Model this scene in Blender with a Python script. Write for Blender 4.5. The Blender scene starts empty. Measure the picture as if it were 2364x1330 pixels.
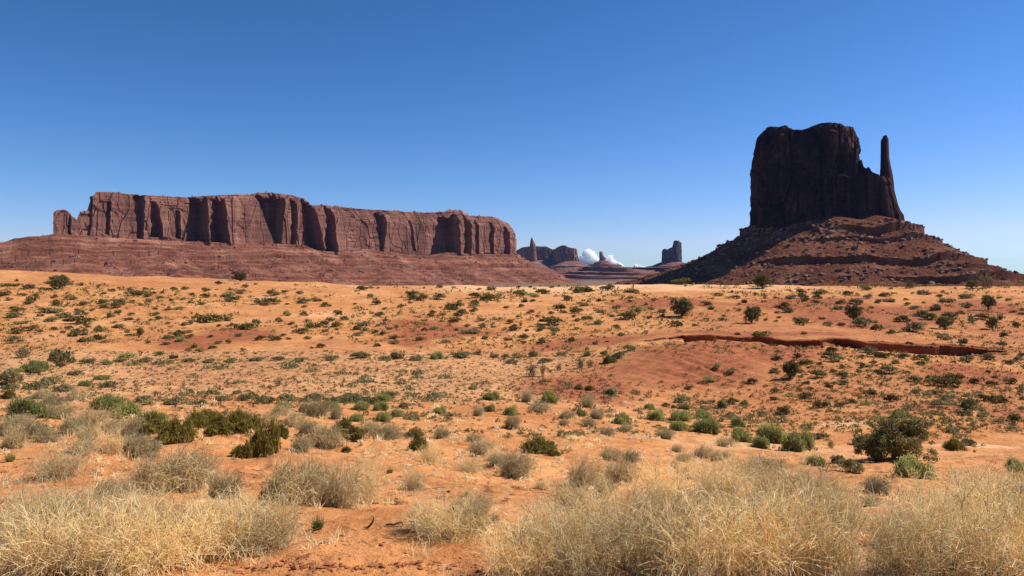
import bpy, bmesh, math, numpy as np
from mathutils import Vector

# ------------------------------------------------------------------ camera, sky, sun, exposure
SC = bpy.context.scene
COL = SC.collection
F = 28.0 / 36.0 * 2364.0          # focal length in photo pixels
HOR = 640.0                        # photo row of the horizon
EYE = 1.7
R = math.radians

cam = bpy.data.cameras.new("camera")
cam.lens = 28.0
cam.sensor_width = 36.0
cam.shift_y = -25.0 / 2364.0
cam.clip_start = 0.1
cam.clip_end = 120000.0
cam_o = bpy.data.objects.new("camera", cam)
cam_o.location = (0, 0, EYE)
cam_o.rotation_euler = (R(90), 0, 0)
COL.objects.link(cam_o)
SC.camera = cam_o

SUN_EL, SUN_AZ = 45.0, 14.0        # azimuth from +X towards +Y (away from the camera)
world = bpy.data.worlds.new("World")
SC.world = world
world.use_nodes = True
wn = world.node_tree
wn.nodes.clear()
w_out = wn.nodes.new("ShaderNodeOutputWorld")
w_bg = wn.nodes.new("ShaderNodeBackground")
sky = wn.nodes.new("ShaderNodeTexSky")
sky.sky_type = 'NISHITA'
sky.sun_disc = False
sky.sun_elevation = R(SUN_EL)
sky.sun_rotation = R(90 - SUN_AZ)
sky.altitude = 1600
sky.air_density = 1.0
sky.dust_density = 0.3
sky.ozone_density = 2.5
w_bg.inputs["Strength"].default_value = 0.0735
# deepen the clear desert sky: channel-wise contrast of the sky's own radiance
sep = wn.nodes.new("ShaderNodeSeparateColor")
comb = wn.nodes.new("ShaderNodeCombineColor")
wn.links.new(sky.outputs[0], sep.inputs[0])
for i_, (k_, r_, g_) in enumerate(((3.1, 4.1, 1.75), (5.35, 5.8, 1.27), (8.9, 6.9, 1.32))):
    a_ = wn.nodes.new("ShaderNodeMath"); a_.operation = 'DIVIDE'; a_.inputs[1].default_value = r_
    p_ = wn.nodes.new("ShaderNodeMath"); p_.operation = 'POWER'; p_.inputs[1].default_value = g_
    m_ = wn.nodes.new("ShaderNodeMath"); m_.operation = 'MULTIPLY'; m_.inputs[1].default_value = k_
    wn.links.new(sep.outputs[i_], a_.inputs[0]); wn.links.new(a_.outputs[0], p_.inputs[0])
    wn.links.new(p_.outputs[0], m_.inputs[0]); wn.links.new(m_.outputs[0], comb.inputs[i_])
cap = wn.nodes.new("ShaderNodeMath"); cap.operation = 'MULTIPLY'; cap.inputs[1].default_value = 0.76   # keep the horizon blue-white
low_ = wn.nodes.new("ShaderNodeMath"); low_.operation = 'MINIMUM'
g_out, r_out = comb.inputs[1].links[0].from_socket, comb.inputs[0].links[0].from_socket
wn.links.new(g_out, cap.inputs[0]); wn.links.new(cap.outputs[0], low_.inputs[0]); wn.links.new(r_out, low_.inputs[1])
wn.links.new(low_.outputs[0], comb.inputs[0])
wn.links.new(comb.outputs[0], w_bg.inputs[0])
wn.links.new(w_bg.outputs[0], w_out.inputs[0])

sun = bpy.data.lights.new("sun", 'SUN')
sun.energy = 4.6
sun.angle = R(0.5)
sun.color = (1.0, 0.95, 0.87)
sun_o = bpy.data.objects.new("sun", sun)
sd = Vector((math.cos(R(SUN_AZ)) * math.cos(R(SUN_EL)), math.sin(R(SUN_AZ)) * math.cos(R(SUN_EL)), math.sin(R(SUN_EL))))
sun_o.rotation_euler = sd.to_track_quat('Z', 'Y').to_euler()
sun_o.location = (60, 20, 80)
COL.objects.link(sun_o)
SC.view_settings.view_transform = 'Standard'
SC.view_settings.look = 'None'
SC.view_settings.exposure = 0.46
SC.view_settings.gamma = 1.0
SC.cycles.max_bounces = 5
SC.cycles.diffuse_bounces = 1
SC.cycles.volume_bounces = 0
SC.cycles.transparent_max_bounces = 8

# ------------------------------------------------------------------ noise
def _h(ix, iy, iz, seed):
    with np.errstate(over='ignore'):
        n = (ix.astype(np.int64) * 374761393 + iy.astype(np.int64) * 668265263 + iz.astype(np.int64) * 2147483647 + seed * 974634777)
        n = n & 0xFFFFFFFF
        n = ((n ^ (n >> 13)) * 1274126177) & 0xFFFFFFFF
        n = ((n ^ (n >> 16)) * 2246822519) & 0xFFFFFFFF
        n = n ^ (n >> 15)
    return (n & 0xFFFFFF) / float(0xFFFFFF)

def vn(x, y, z=0.0, seed=0):
    x, y, z = np.broadcast_arrays(np.asarray(x, float), np.asarray(y, float), np.asarray(z, float))
    ix, iy, iz = np.floor(x), np.floor(y), np.floor(z)
    fx, fy, fz = x - ix, y - iy, z - iz
    fx, fy, fz = fx * fx * (3 - 2 * fx), fy * fy * (3 - 2 * fy), fz * fz * (3 - 2 * fz)
    r = 0
    for a in (0, 1):
        for b in (0, 1):
            for c in (0, 1):
                w = (fx if a else 1 - fx) * (fy if b else 1 - fy) * (fz if c else 1 - fz)
                r = r + w * _h(ix + a, iy + b, iz + c, seed)
    return r * 2 - 1

def fbm(x, y, z=0.0, seed=0, octv=4, gain=0.5):
    a, r, k = 1.0, 0.0, 1.0
    for i in range(octv):
        r = r + a * vn(np.asarray(x) * k, np.asarray(y) * k, np.asarray(z) * k, seed + i * 17)
        a *= gain
        k *= 2.03
    return r

def slabs(x, y, seed):
    """angular plates: a random level per irregular cell, and the distance to the cell edge"""
    x, y = np.broadcast_arrays(np.asarray(x, float), np.asarray(y, float))
    ix, iy = np.floor(x), np.floor(y)
    b1 = np.full(x.shape, 9.0); b2 = b1.copy(); val = np.zeros(x.shape)
    zz = np.zeros(x.shape)
    for a in (-1, 0, 1):
        for b in (-1, 0, 1):
            cx, cy = ix + a, iy + b
            d = np.abs(cx + _h(cx, cy, zz, seed) - x) + 0.8 * np.abs(cy + _h(cx, cy, zz + 1, seed) - y)
            near = d < b1
            b2 = np.where(near, b1, np.minimum(b2, d))
            val = np.where(near, _h(cx, cy, zz + 2, seed), val)
            b1 = np.where(near, d, b1)
    return val, b2 - b1

def h1(i, seed=0):
    i = np.asarray(i)
    return _h(i, np.zeros_like(i), np.zeros_like(i), seed)

def sstep(a, b, x):
    t = np.clip((x - a) / (b - a), 0, 1)
    return t * t * (3 - 2 * t)

# ------------------------------------------------------------------ mesh helpers
def mesh(name, verts, faces, mat_idx=None, smooth=False, attrs=None):
    """verts (N,3); faces: list of int arrays (M,k)"""
    me = bpy.data.meshes.new(name)
    verts = np.ascontiguousarray(verts, dtype=np.float32)
    faces = [np.asarray(f, dtype=np.int32) for f in faces if len(f)]
    me.vertices.add(len(verts))
    me.vertices.foreach_set("co", verts.ravel())
    loops = np.concatenate([f.ravel() for f in faces])
    tot = np.concatenate([np.full(len(f), f.shape[1], np.int32) for f in faces])
    start = np.concatenate([[0], np.cumsum(tot)[:-1]]).astype(np.int32)
    me.loops.add(len(loops))
    me.loops.foreach_set("vertex_index", loops)
    me.polygons.add(len(tot))
    me.polygons.foreach_set("loop_start", start)
    me.polygons.foreach_set("loop_total", tot)
    if mat_idx is not None:
        me.polygons.foreach_set("material_index", np.asarray(mat_idx, np.int32))
    me.polygons.foreach_set("use_smooth", np.full(len(tot), smooth, dtype=bool))
    for k, v in (attrs or {}).items():
        a = me.attributes.new(k, 'FLOAT', 'POINT')
        a.data.foreach_set("value", np.asarray(v, np.float32).ravel())
    me.update(calc_edges=True)
    return me

def grid_faces(nr, nc, wrap=False):
    i = np.arange(nr - 1)[:, None]
    j = np.arange(nc if wrap else nc - 1)[None, :]
    j2 = (j + 1) % nc
    return np.stack([i * nc + j, i * nc + j2, (i + 1) * nc + j2, (i + 1) * nc + j], -1).reshape(-1, 4)

def link(name, me, mats=(), parent=None, loc=(0, 0, 0)):
    o = bpy.data.objects.new(name, me)
    COL.objects.link(o)
    o.location = loc
    for m in mats:
        if m.name not in [x.name for x in me.materials if x]:
            me.materials.append(m)
    if parent is not None:
        o.parent = parent
    return o

def empty(name, loc=(0, 0, 0)):
    o = bpy.data.objects.new(name, None)
    COL.objects.link(o)
    o.location = loc
    o.empty_display_size = 0.2
    return o

def tag(o, label=None, cat=None, group=None, kind=None):
    for k, v in (("label", label), ("category", cat), ("group", group), ("kind", kind)):
        if v:
            o[k] = v
    return o

class MB:
    """collects pieces of ONE mesh"""
    def __init__(self):
        self.v, self.f, self.m, self.n = [], {3: [], 4: []}, {3: [], 4: []}, 0

    def add(self, verts, faces, mi=0):
        faces = np.asarray(faces)
        k = faces.shape[1]
        self.v.append(np.asarray(verts, np.float32).reshape(-1, 3))
        self.f[k].append(faces + self.n)
        self.m[k].append(np.full(len(faces), mi))
        self.n += len(self.v[-1])

    def build(self, name, smooth=False):
        fs, ms = [], []
        for k in (3, 4):
            if self.f[k]:
                fs.append(np.concatenate(self.f[k]))
                ms.append(np.concatenate(self.m[k]))
        return mesh(name, np.concatenate(self.v), fs, np.concatenate(ms), smooth)

def norm(a):
    return a / np.maximum(np.linalg.norm(a, axis=-1, keepdims=True), 1e-9)

def ribbons(mb, rng, P, W, mi=0):
    """P (S,n,3) paths, W (S,n) half widths -> flat strips of random roll"""
    S, n, _ = P.shape
    T = norm(np.gradient(P, axis=1))
    rv = norm(rng.normal(size=(S, 1, 3)))
    side = norm(np.cross(T, np.broadcast_to(rv, T.shape))) * W[..., None]
    V = np.stack([P - side, P + side], 2).reshape(-1, 3)
    s = np.arange(S)[:, None] * n * 2
    j = np.arange(n - 1)[None, :] * 2
    q = np.stack([s + j, s + j + 1, s + j + 3, s + j + 2], -1).reshape(-1, 4)
    mb.add(V, q, mi)

def tubes(mb, rng, P, W, mi=0, k=3):
    S, n, _ = P.shape
    T = norm(np.gradient(P, axis=1))
    rv = norm(rng.normal(size=(S, 1, 3)))
    a = norm(np.cross(T, np.broadcast_to(rv, T.shape)))
    b = np.cross(T, a)
    ang = np.arange(k) / k * 2 * np.pi
    V = P[:, :, None] + W[..., None, None] * (a[:, :, None] * np.cos(ang)[None, None, :, None] + b[:, :, None] * np.sin(ang)[None, None, :, None])
    V = V.reshape(-1, 3)
    s = (np.arange(S) * n * k)[:, None, None]
    j = (np.arange(n - 1) * k)[None, :, None]
    c = np.arange(k)[None, None, :]
    c2 = (c + 1) % k
    q = np.stack([s + j + c, s + j + c2, s + j + k + c2, s + j + k + c], -1).reshape(-1, 4)
    mb.add(V, q, mi)

def leaves(mb, rng, C, size, mi=0, asp=1.6, up=0.0):
    n = len(C)
    a = rng.normal(size=(n, 3))
    a[:, 2] += up * 2
    a = norm(a)
    b = norm(np.cross(a, rng.normal(size=(n, 3))))
    s = np.broadcast_to(size, (n,))[:, None] * rng.uniform(0.6, 1.4, (n, 1))
    V = np.stack([C - a * s * asp * .5, C + b * s * .4, C + a * s * asp * .5, C - b * s * .4], 1).reshape(-1, 3)
    mb.add(V, np.arange(n * 4).reshape(-1, 4), mi)

# ------------------------------------------------------------------ materials
def mat(name, rough=0.9, spec=0.15):
    m = bpy.data.materials.new(name)
    m.use_nodes = True
    nt = m.node_tree
    b = nt.nodes["Principled BSDF"]
    b.inputs["Roughness"].default_value = rough
    b.inputs["Specular IOR Level"].default_value = spec
    return m, nt, b

def N(nt, t, **kw):
    n = nt.nodes.new(t)
    for k, v in kw.items():
        setattr(n, k, v)
    return n

def tex(nt, vec, scale, detail=4, rough=0.55, mapscale=None):
    n = N(nt, "ShaderNodeTexNoise")
    n.inputs["Scale"].default_value = scale
    n.inputs["Detail"].default_value = detail
    n.inputs["Roughness"].default_value = rough
    if mapscale:
        mp = N(nt, "ShaderNodeMapping")
        mp.inputs["Scale"].default_value = mapscale
        nt.links.new(vec, mp.inputs[0])
        vec = mp.outputs[0]
    nt.links.new(vec, n.inputs["Vector"])
    return n.outputs["Fac"]

def ramp(nt, fac, stops):
    r = N(nt, "ShaderNodeValToRGB")
    el = r.color_ramp.elements
    while len(el) < len(stops):
        el.new(0.5)
    for e, (p, c) in zip(el, stops):
        e.position = p
        e.color = (*c, 1) if len(c) == 3 else c
    nt.links.new(fac, r.inputs[0])
    return r.outputs[0]

def mix(nt, fac, a, b, mode='MIX'):
    m = N(nt, "ShaderNodeMix", data_type='RGBA', blend_type=mode)
    for s, v in ((0, fac), (6, a), (7, b)):
        if isinstance(v, (int, float)):
            m.inputs[s].default_value = v
        elif isinstance(v, tuple):
            m.inputs[s].default_value = (*v, 1)
        else:
            nt.links.new(v, m.inputs[s])
    return m.outputs[2]

def bump(nt, b, h, strength, dist):
    n = N(nt, "ShaderNodeBump")
    n.inputs["Strength"].default_value = strength
    n.inputs["Distance"].default_value = dist
    nt.links.new(h, n.inputs["Height"])
    nt.links.new(n.outputs[0], b.inputs["Normal"])
    return n

def wpos(nt):
    return N(nt, "ShaderNodeNewGeometry").outputs["Position"]

def bw(v):
    return (v, v, v)

def rock_mat(name, dark, mid, light, k=1.0):
    m, nt, b = mat(name, 0.95, 0.08)
    p = wpos(nt)
    streak = tex(nt, p, 1.0, 5, 0.6, (0.035 * k, 0.035 * k, 0.006 * k))
    patch = tex(nt, p, 0.012 * k, 5, 0.6)
    strat = tex(nt, p, 1.0, 4, 0.6, (0.004 * k, 0.004 * k, 0.16 * k))
    fine = tex(nt, p, 0.35 * k, 5, 0.65)
    c = ramp(nt, streak, [(0.3, dark), (0.52, mid), (0.75, light)])
    c2 = ramp(nt, patch, [(0.35, dark), (0.55, mid), (0.7, light)])
    c = mix(nt, 0.4, c, c2)
    c = mix(nt, 0.55, c, ramp(nt, strat, [(0.3, bw(0.62)), (0.5, bw(1.0)), (0.68, bw(1.25))]), 'MULTIPLY')
    c = mix(nt, 0.45, c, ramp(nt, fine, [(0.3, bw(0.6)), (0.7, bw(1.35))]), 'MULTIPLY')
    nt.links.new(c, b.inputs["Base Color"])
    bump(nt, b, tex(nt, p, 0.25 * k, 6, 0.7), 0.9, 2.5 / k)
    return m

def talus_mat(name, dark, mid, light, k=1.0, strata=0.4):
    m, nt, b = mat(name, 0.97, 0.05)
    p = wpos(nt)
    n1 = tex(nt, p, 0.02 * k, 5, 0.6)
    n2 = tex(nt, p, 0.22 * k, 5, 0.7)
    strat = tex(nt, p, 1.0, 4, 0.6, (0.003 * k, 0.003 * k, 0.14 * k))
    c = ramp(nt, n1, [(0.35, dark), (0.52, mid), (0.68, light)])
    c = mix(nt, strata, c, ramp(nt, strat, [(0.35, bw(0.55)), (0.5, bw(1.0)), (0.65, bw(1.3))]), 'MULTIPLY')
    c = mix(nt, 0.6, c, ramp(nt, n2, [(0.3, bw(0.45)), (0.5, bw(0.95)), (0.72, bw(1.6))]), 'MULTIPLY')
    nt.links.new(c, b.inputs["Base Color"])
    bump(nt, b, tex(nt, p, 0.3 * k, 6, 0.75), 1.0, 3.0 / k)
    return m

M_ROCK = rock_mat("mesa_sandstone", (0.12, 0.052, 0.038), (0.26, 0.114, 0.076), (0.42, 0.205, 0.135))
M_MITT = rock_mat("shaded_butte_sandstone", (0.010, 0.004, 0.005), (0.05, 0.018, 0.014), (0.24, 0.09, 0.06))  # darker than the rock itself: shade of the near face put into its colour
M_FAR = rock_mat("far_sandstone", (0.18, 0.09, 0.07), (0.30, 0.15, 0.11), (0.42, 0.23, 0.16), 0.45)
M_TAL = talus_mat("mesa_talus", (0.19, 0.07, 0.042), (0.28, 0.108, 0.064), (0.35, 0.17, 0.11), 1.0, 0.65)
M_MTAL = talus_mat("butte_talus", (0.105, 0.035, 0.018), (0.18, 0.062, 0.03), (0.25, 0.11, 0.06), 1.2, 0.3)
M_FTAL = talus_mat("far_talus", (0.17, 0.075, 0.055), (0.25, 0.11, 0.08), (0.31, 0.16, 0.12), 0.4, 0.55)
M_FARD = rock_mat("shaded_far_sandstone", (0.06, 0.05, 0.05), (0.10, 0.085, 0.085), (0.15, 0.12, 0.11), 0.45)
M_RUB = talus_mat("talus_rubble", (0.16, 0.08, 0.06), (0.26, 0.135, 0.10), (0.36, 0.21, 0.16), 2.0, 0.0)

def plant_mat(name, c0, c1, c2, rough=0.85, trans=0.25):
    """colour varies from plant to plant and from clump to clump"""
    m, nt, b = mat(name, rough, 0.1)
    oi = N(nt, "ShaderNodeObjectInfo")
    tc = N(nt, "ShaderNodeTexCoord")
    n = tex(nt, tc.outputs["Object"], 2.2, 3, 0.6)
    c = ramp(nt, n, [(0.3, c0), (0.5, c1), (0.7, c2)])
    v = ramp(nt, oi.outputs["Random"], [(0.0, bw(0.72)), (0.5, bw(1.0)), (1.0, (1.25, 1.2, 1.15))])
    c = mix(nt, 1.0, c, v, 'MULTIPLY')
    nt.links.new(c, b.inputs["Base Color"])
    if trans:
        t = N(nt, "ShaderNodeBsdfTranslucent")
        nt.links.new(c, t.inputs[0])
        ms = N(nt, "ShaderNodeMixShader")
        ms.inputs[0].default_value = trans
        nt.links.new(b.outputs[0], ms.inputs[1])
        nt.links.new(t.outputs[0], ms.inputs[2])
        nt.links.new(ms.outputs[0], nt.nodes["Material Output"].inputs[0])
    return m

M_GREEN = plant_mat("green_leaf", (0.27, 0.275, 0.08), (0.38, 0.38, 0.12), (0.48, 0.465, 0.18), trans=0.45)
M_OLIVE = plant_mat("olive_stem", (0.15, 0.125, 0.025), (0.24, 0.195, 0.042), (0.32, 0.26, 0.07), trans=0.35)
M_SAGE = plant_mat("sage_leaf", (0.19, 0.17, 0.07), (0.275, 0.245, 0.105), (0.37, 0.32, 0.155))
M_HILL = plant_mat("hill_leaf", (0.13, 0.105, 0.03), (0.20, 0.16, 0.048), (0.28, 0.22, 0.08))
M_JUN = plant_mat("juniper_leaf", (0.11, 0.105, 0.034), (0.19, 0.172, 0.06), (0.29, 0.255, 0.105))
M_TWIG = plant_mat("grey_twig", (0.38, 0.29, 0.14), (0.55, 0.43, 0.22), (0.72, 0.59, 0.34), trans=0.3)
M_GOLD = plant_mat("straw_stem", (0.86, 0.63, 0.29), (0.96, 0.78, 0.43), (0.98, 0.88, 0.58), trans=0.5)
M_BARK = plant_mat("bark", (0.05, 0.036, 0.026), (0.09, 0.068, 0.05), (0.15, 0.12, 0.09), trans=0)
M_TUFT = plant_mat("tuft_blade", (0.12, 0.16, 0.035), (0.18, 0.23, 0.055), (0.26, 0.30, 0.09))
M_SCRUB = plant_mat("scrub_blade", (0.12, 0.085, 0.035), (0.20, 0.15, 0.07), (0.30, 0.22, 0.11))
M_BARE = plant_mat("bare_branch", (0.17, 0.12, 0.075), (0.25, 0.185, 0.12), (0.34, 0.27, 0.18), trans=0.1)
M_WOOD = plant_mat("dead_wood", (0.10, 0.07, 0.05), (0.22, 0.17, 0.13), (0.42, 0.35, 0.28), trans=0)

# ------------------------------------------------------------------ ground shape (one height function for everything)
COLS = np.array([-560, 0, 400, 800, 1100, 1300, 1450, 1600, 1800, 2100, 2364, 2960], float)
TAB = [  # distance, photo row of the ground at each column
 (2.0,  [2050] * 12),
 (4.5,  [1331] * 12),
 (6.5,  [1160, 1163, 1163, 1170, 1175, 1175, 1175, 1175, 1175, 1178, 1178, 1178]),
 (9.0,  [1105, 1108, 1116, 1128, 1140, 1140, 1138, 1130, 1125, 1125, 1128, 1130]),
 (14.,  [1015, 1022, 1038, 1055, 1078, 1085, 1095, 1105, 1108, 1112, 1115, 1115]),
 (20.,  [960, 967, 985, 1012, 1035, 1050, 1065, 1080, 1085, 1090, 1092, 1092]),
 (28.,  [945, 952, 958, 985, 1002, 1012, 1025, 1042, 1052, 1060, 1062, 1064]),
 (40.,  [930, 940, 940, 950, 958, 970, 985, 1000, 1008, 1014, 1018, 1020]),
 (52.,  [905, 912, 915, 920, 925, 935, 945, 952, 955, 958, 958, 960]),
 (62.,  [885, 889, 892, 895, 900, 905, 912, 918, 917, 910, 905, 900]),
 (70.,  [868, 872, 874, 876, 880, 880, 872, 872, 876, 870, 872, 872]),
 (78.,  [852, 854, 857, 859, 860, 856, 832, 815, 832, 838, 850, 852]),
 (86.,  [836, 838, 840, 842, 843, 842, 824, 788, 800, 812, 835, 840]),
 (95.,  [815, 817, 818, 819, 820, 818, 803, 763, 777, 783, 818, 825]),
 (110., [785, 785, 785, 787, 788, 786, 778, 757, 764, 772, 796, 805]),
 (130., [745, 745, 747, 751, 753, 752, 748, 738, 742, 748, 764, 772]),
 (155., [700, 704, 709, 716, 719, 718, 715, 709, 710, 712, 722, 728]),
 (180., [655, 666, 677, 689, 691, 691, 690, 686, 686, 688, 694, 698]),
 (205., [628, 639, 654, 669, 673, 673, 671, 668, 668, 670, 674, 676]),
 (230., [608, 619, 637, 655, 660, 660, 657, 655, 656, 660, 662, 662]),
]
FARZ = [(275., -5.), (350., -12.), (500., -20.), (800., -27.), (1300., -27.), (2000., -24.), (3000., -20.), (5000., -15.), (8000., -12.), (21000., -9.)]
_ry = np.log(np.array([t[0] for t in TAB] + [a for a, _ in FARZ]))
_rz = np.array([(HOR - np.array(t[1], float)) / F * t[0] for t in TAB] + [[b] * 12 for _, b in FARZ])
_rz[-len(FARZ)] += np.array([3.5, 3.0, 1.8, 0.4, 0, 0, 0, 0, 0, 0, 0, 0])
GU = np.linspace(COLS[0], COLS[-1], 180)
GV = np.linspace(_ry[0], _ry[-1], 620)
_t1 = np.array([np.interp(GU, COLS, r) for r in _rz])
_G = np.array([np.interp(GV, _ry, _t1[:, j]) for j in range(len(GU))]).T
def _blur(A, n, ax):
    k = np.hanning(2 * n + 3)[1:-1]
    k /= k.sum()
    P = np.pad(A, [(n, n) if i == ax else (0, 0) for i in (0, 1)], mode='edge')
    return np.apply_along_axis(lambda v: np.convolve(v, k, mode='valid'), ax, P)
_G = _blur(_blur(_G, 7, 1), 4, 0)

def base_rel(px, Y):
    u = np.clip((px - GU[0]) / (GU[1] - GU[0]), 0, len(GU) - 1.001)
    v = np.clip((np.log(Y) - GV[0]) / (GV[1] - GV[0]), 0, len(GV) - 1.001)
    i, j = v.astype(int), u.astype(int)
    a, b = v - i, u - j
    return (_G[i, j] * (1 - a) * (1 - b) + _G[i + 1, j] * a * (1 - b) + _G[i, j + 1] * (1 - a) * b + _G[i + 1, j + 1] * a * b)

BANK_PX = [1470, 1520, 1575, 1590, 1700, 1760, 1812, 1900, 1985, 2012, 2093, 2200, 2245, 2275, 2330]
BANK_H = [0.0, 0.1, 0.3, 1.35, 1.5, 1.25, 0.65, 0.55, 0.75, 1.6, 2.1, 1.7, 0.9, 0.4, 0.0]
def bank_y(px):
    return 95.5 + 2.0 * vn(np.asarray(px, float) * 0.016, 3.3, 0, 5) + 0.3 * vn(np.asarray(px, float) * 0.07, 1.3, 0, 6)
def bank_h(px):
    return np.interp(px, BANK_PX, BANK_H, 0, 0) * (1.12 + 0.28 * vn(np.asarray(px, float) * 0.045, 0, 0, 8) + 0.22 * vn(np.asarray(px, float) * 0.16, 0, 0, 9))

MOUNDS = []   # (X, Y, radius, height) sand heaped round the shrubs

def ground_rel(X, Y):
    X, Y = np.asarray(X, float), np.asarray(Y, float)
    px = 1182 + F * X / np.maximum(Y, 1.0)
    z = base_rel(px, np.maximum(Y, 2.0))
    near = 1 - sstep(25, 60, Y)
    mid = sstep(25, 60, Y) * (1 - sstep(300, 900, Y))
    z = z + near * (0.10 * fbm(X * 0.55, Y * 0.55, 0, 1, 3) * sstep(5, 11, Y) + 0.028 * fbm(X * 1.9, Y * 1.9, 0, 2, 3) + 0.007 * fbm(X * 9, Y * 9, 0, 3, 3))
    z = z + mid * (0.34 * fbm(X * 0.07, Y * 0.07, 0, 11, 3) + 0.10 * fbm(X * 0.33, Y * 0.33, 0, 12, 3) + 0.04 * np.abs(fbm(X * 1.1, Y * 1.1, 0, 13, 2)))
    # rills running down the red mound
    cm = np.exp(-((px - 1610) / 200) ** 2 - ((Y - 76) / 9) ** 2)
    z = z - 0.34 * cm * np.abs(vn(X * 0.75 + Y * 0.42, Y * 0.07, 0, 21)) - 0.12 * cm * np.abs(vn(X * 2.1 + Y * 1.1, Y * 0.2, 0, 22))
    # low red mounds on the far right
    for mx, my, mr, mh in ((24.5, 47, 4.5, 0.9), (30.5, 45.5, 4.0, 0.8), (40, 74, 7, 0.8)):
        z = z + mh * np.exp(-(((X - mx) / mr) ** 2 + ((Y - my) / (mr * .8)) ** 2))
    # hoof-trodden hollows in patches of the near sand
    pt = near * sstep(0.0, 0.35, vn(X * 0.7, Y * 0.5, 0, 35)) * sstep(4.6, 5.4, Y)
    z = z - 0.05 * pt * sstep(0.25, 0.6, vn(X * 5.2, Y * 4.2, 0, 36)) + 0.012 * pt * vn(X * 11, Y * 9, 0, 37)
    # churned crust along the bottom edge of the view
    k = np.exp(-((Y - (4.72 + 0.18 * vn(X * 1.3, 0, 0, 31))) / 0.13) ** 2) * (X > -1.6) * (X < 0.2)
    z = z + k * (0.035 * vn(X * 14, Y * 14, 0, 32) + 0.02 * vn(X * 33, Y * 33, 0, 33))
    for mx, my, mr, mh in MOUNDS:
        d2 = ((X - mx) ** 2 + (Y - my) ** 2) / (mr * mr)
        z = z + mh * np.exp(-d2)
    d = bank_y(px) - Y
    z = z - bank_h(px) * (d > 0) * (1 - sstep(4.0, 8.0, d))
    far = sstep(300, 900, Y)
    z = z + far * 2.0 * fbm(X * 0.004, Y * 0.004, 0, 41, 3)
    return z

_YS = np.exp(np.linspace(np.log(3.2), np.log(262.), 1100))
_PS = np.linspace(-640.0, 3000.0, 720)
_GC = [None]
def make_cache():
    Yg = np.repeat(_YS[None, :], len(_PS), 0)
    _GC[0] = ground_rel((_PS[:, None] - 1182) / F * Yg, Yg)

def hit(px, py):
    """first ground point seen along the photo ray; falls back to the crest"""
    px, py = np.atleast_1d(np.asarray(px, float)), np.atleast_1d(np.asarray(py, float))
    out = np.zeros((len(px), 3))
    for a in range(0, len(px), 2000):
        p, q = px[a:a + 2000], py[a:a + 2000, None]
        u = np.clip((p - _PS[0]) / (_PS[1] - _PS[0]), 0, len(_PS) - 1.001)
        j = u.astype(int)
        w = (u - j)[:, None]
        g = _GC[0][j] * (1 - w) + _GC[0][j + 1] * w
        diff = g - (HOR - q) / F * _YS[None, :]
        i = np.argmax(diff >= 0, 1)
        none = ~(diff >= 0).any(1)
        i[none] = np.argmax(g[none] / _YS[None, :], 1)
        Y = _YS[i]
        X = (p - 1182) / F * Y
        out[a:a + 2000] = np.stack([X, Y, ground_rel(X, Y) + EYE], 1)
    return out

make_cache()
for px, py, rp, hp in ((350, 1020, 120, 26), (560, 1020, 90, 26), (90, 985, 90, 18), (330, 1110, 150, 34), (690, 1140, 110, 36),
                       (760, 1020, 90, 26), (130, 1095, 100, 15), (960, 1030, 60, 12), (1180, 1090, 60, 10), (255, 1030, 70, 16),
                       (1400, 1100, 80, 12), (1700, 1090, 140, 14), (885, 1010, 60, 10)):
    p = hit(px, py)[0]
    s = p[1] / F
    MOUNDS.append((p[0], p[1] + rp * s * 0.4, rp * s, hp * s))

make_cache()

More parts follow.
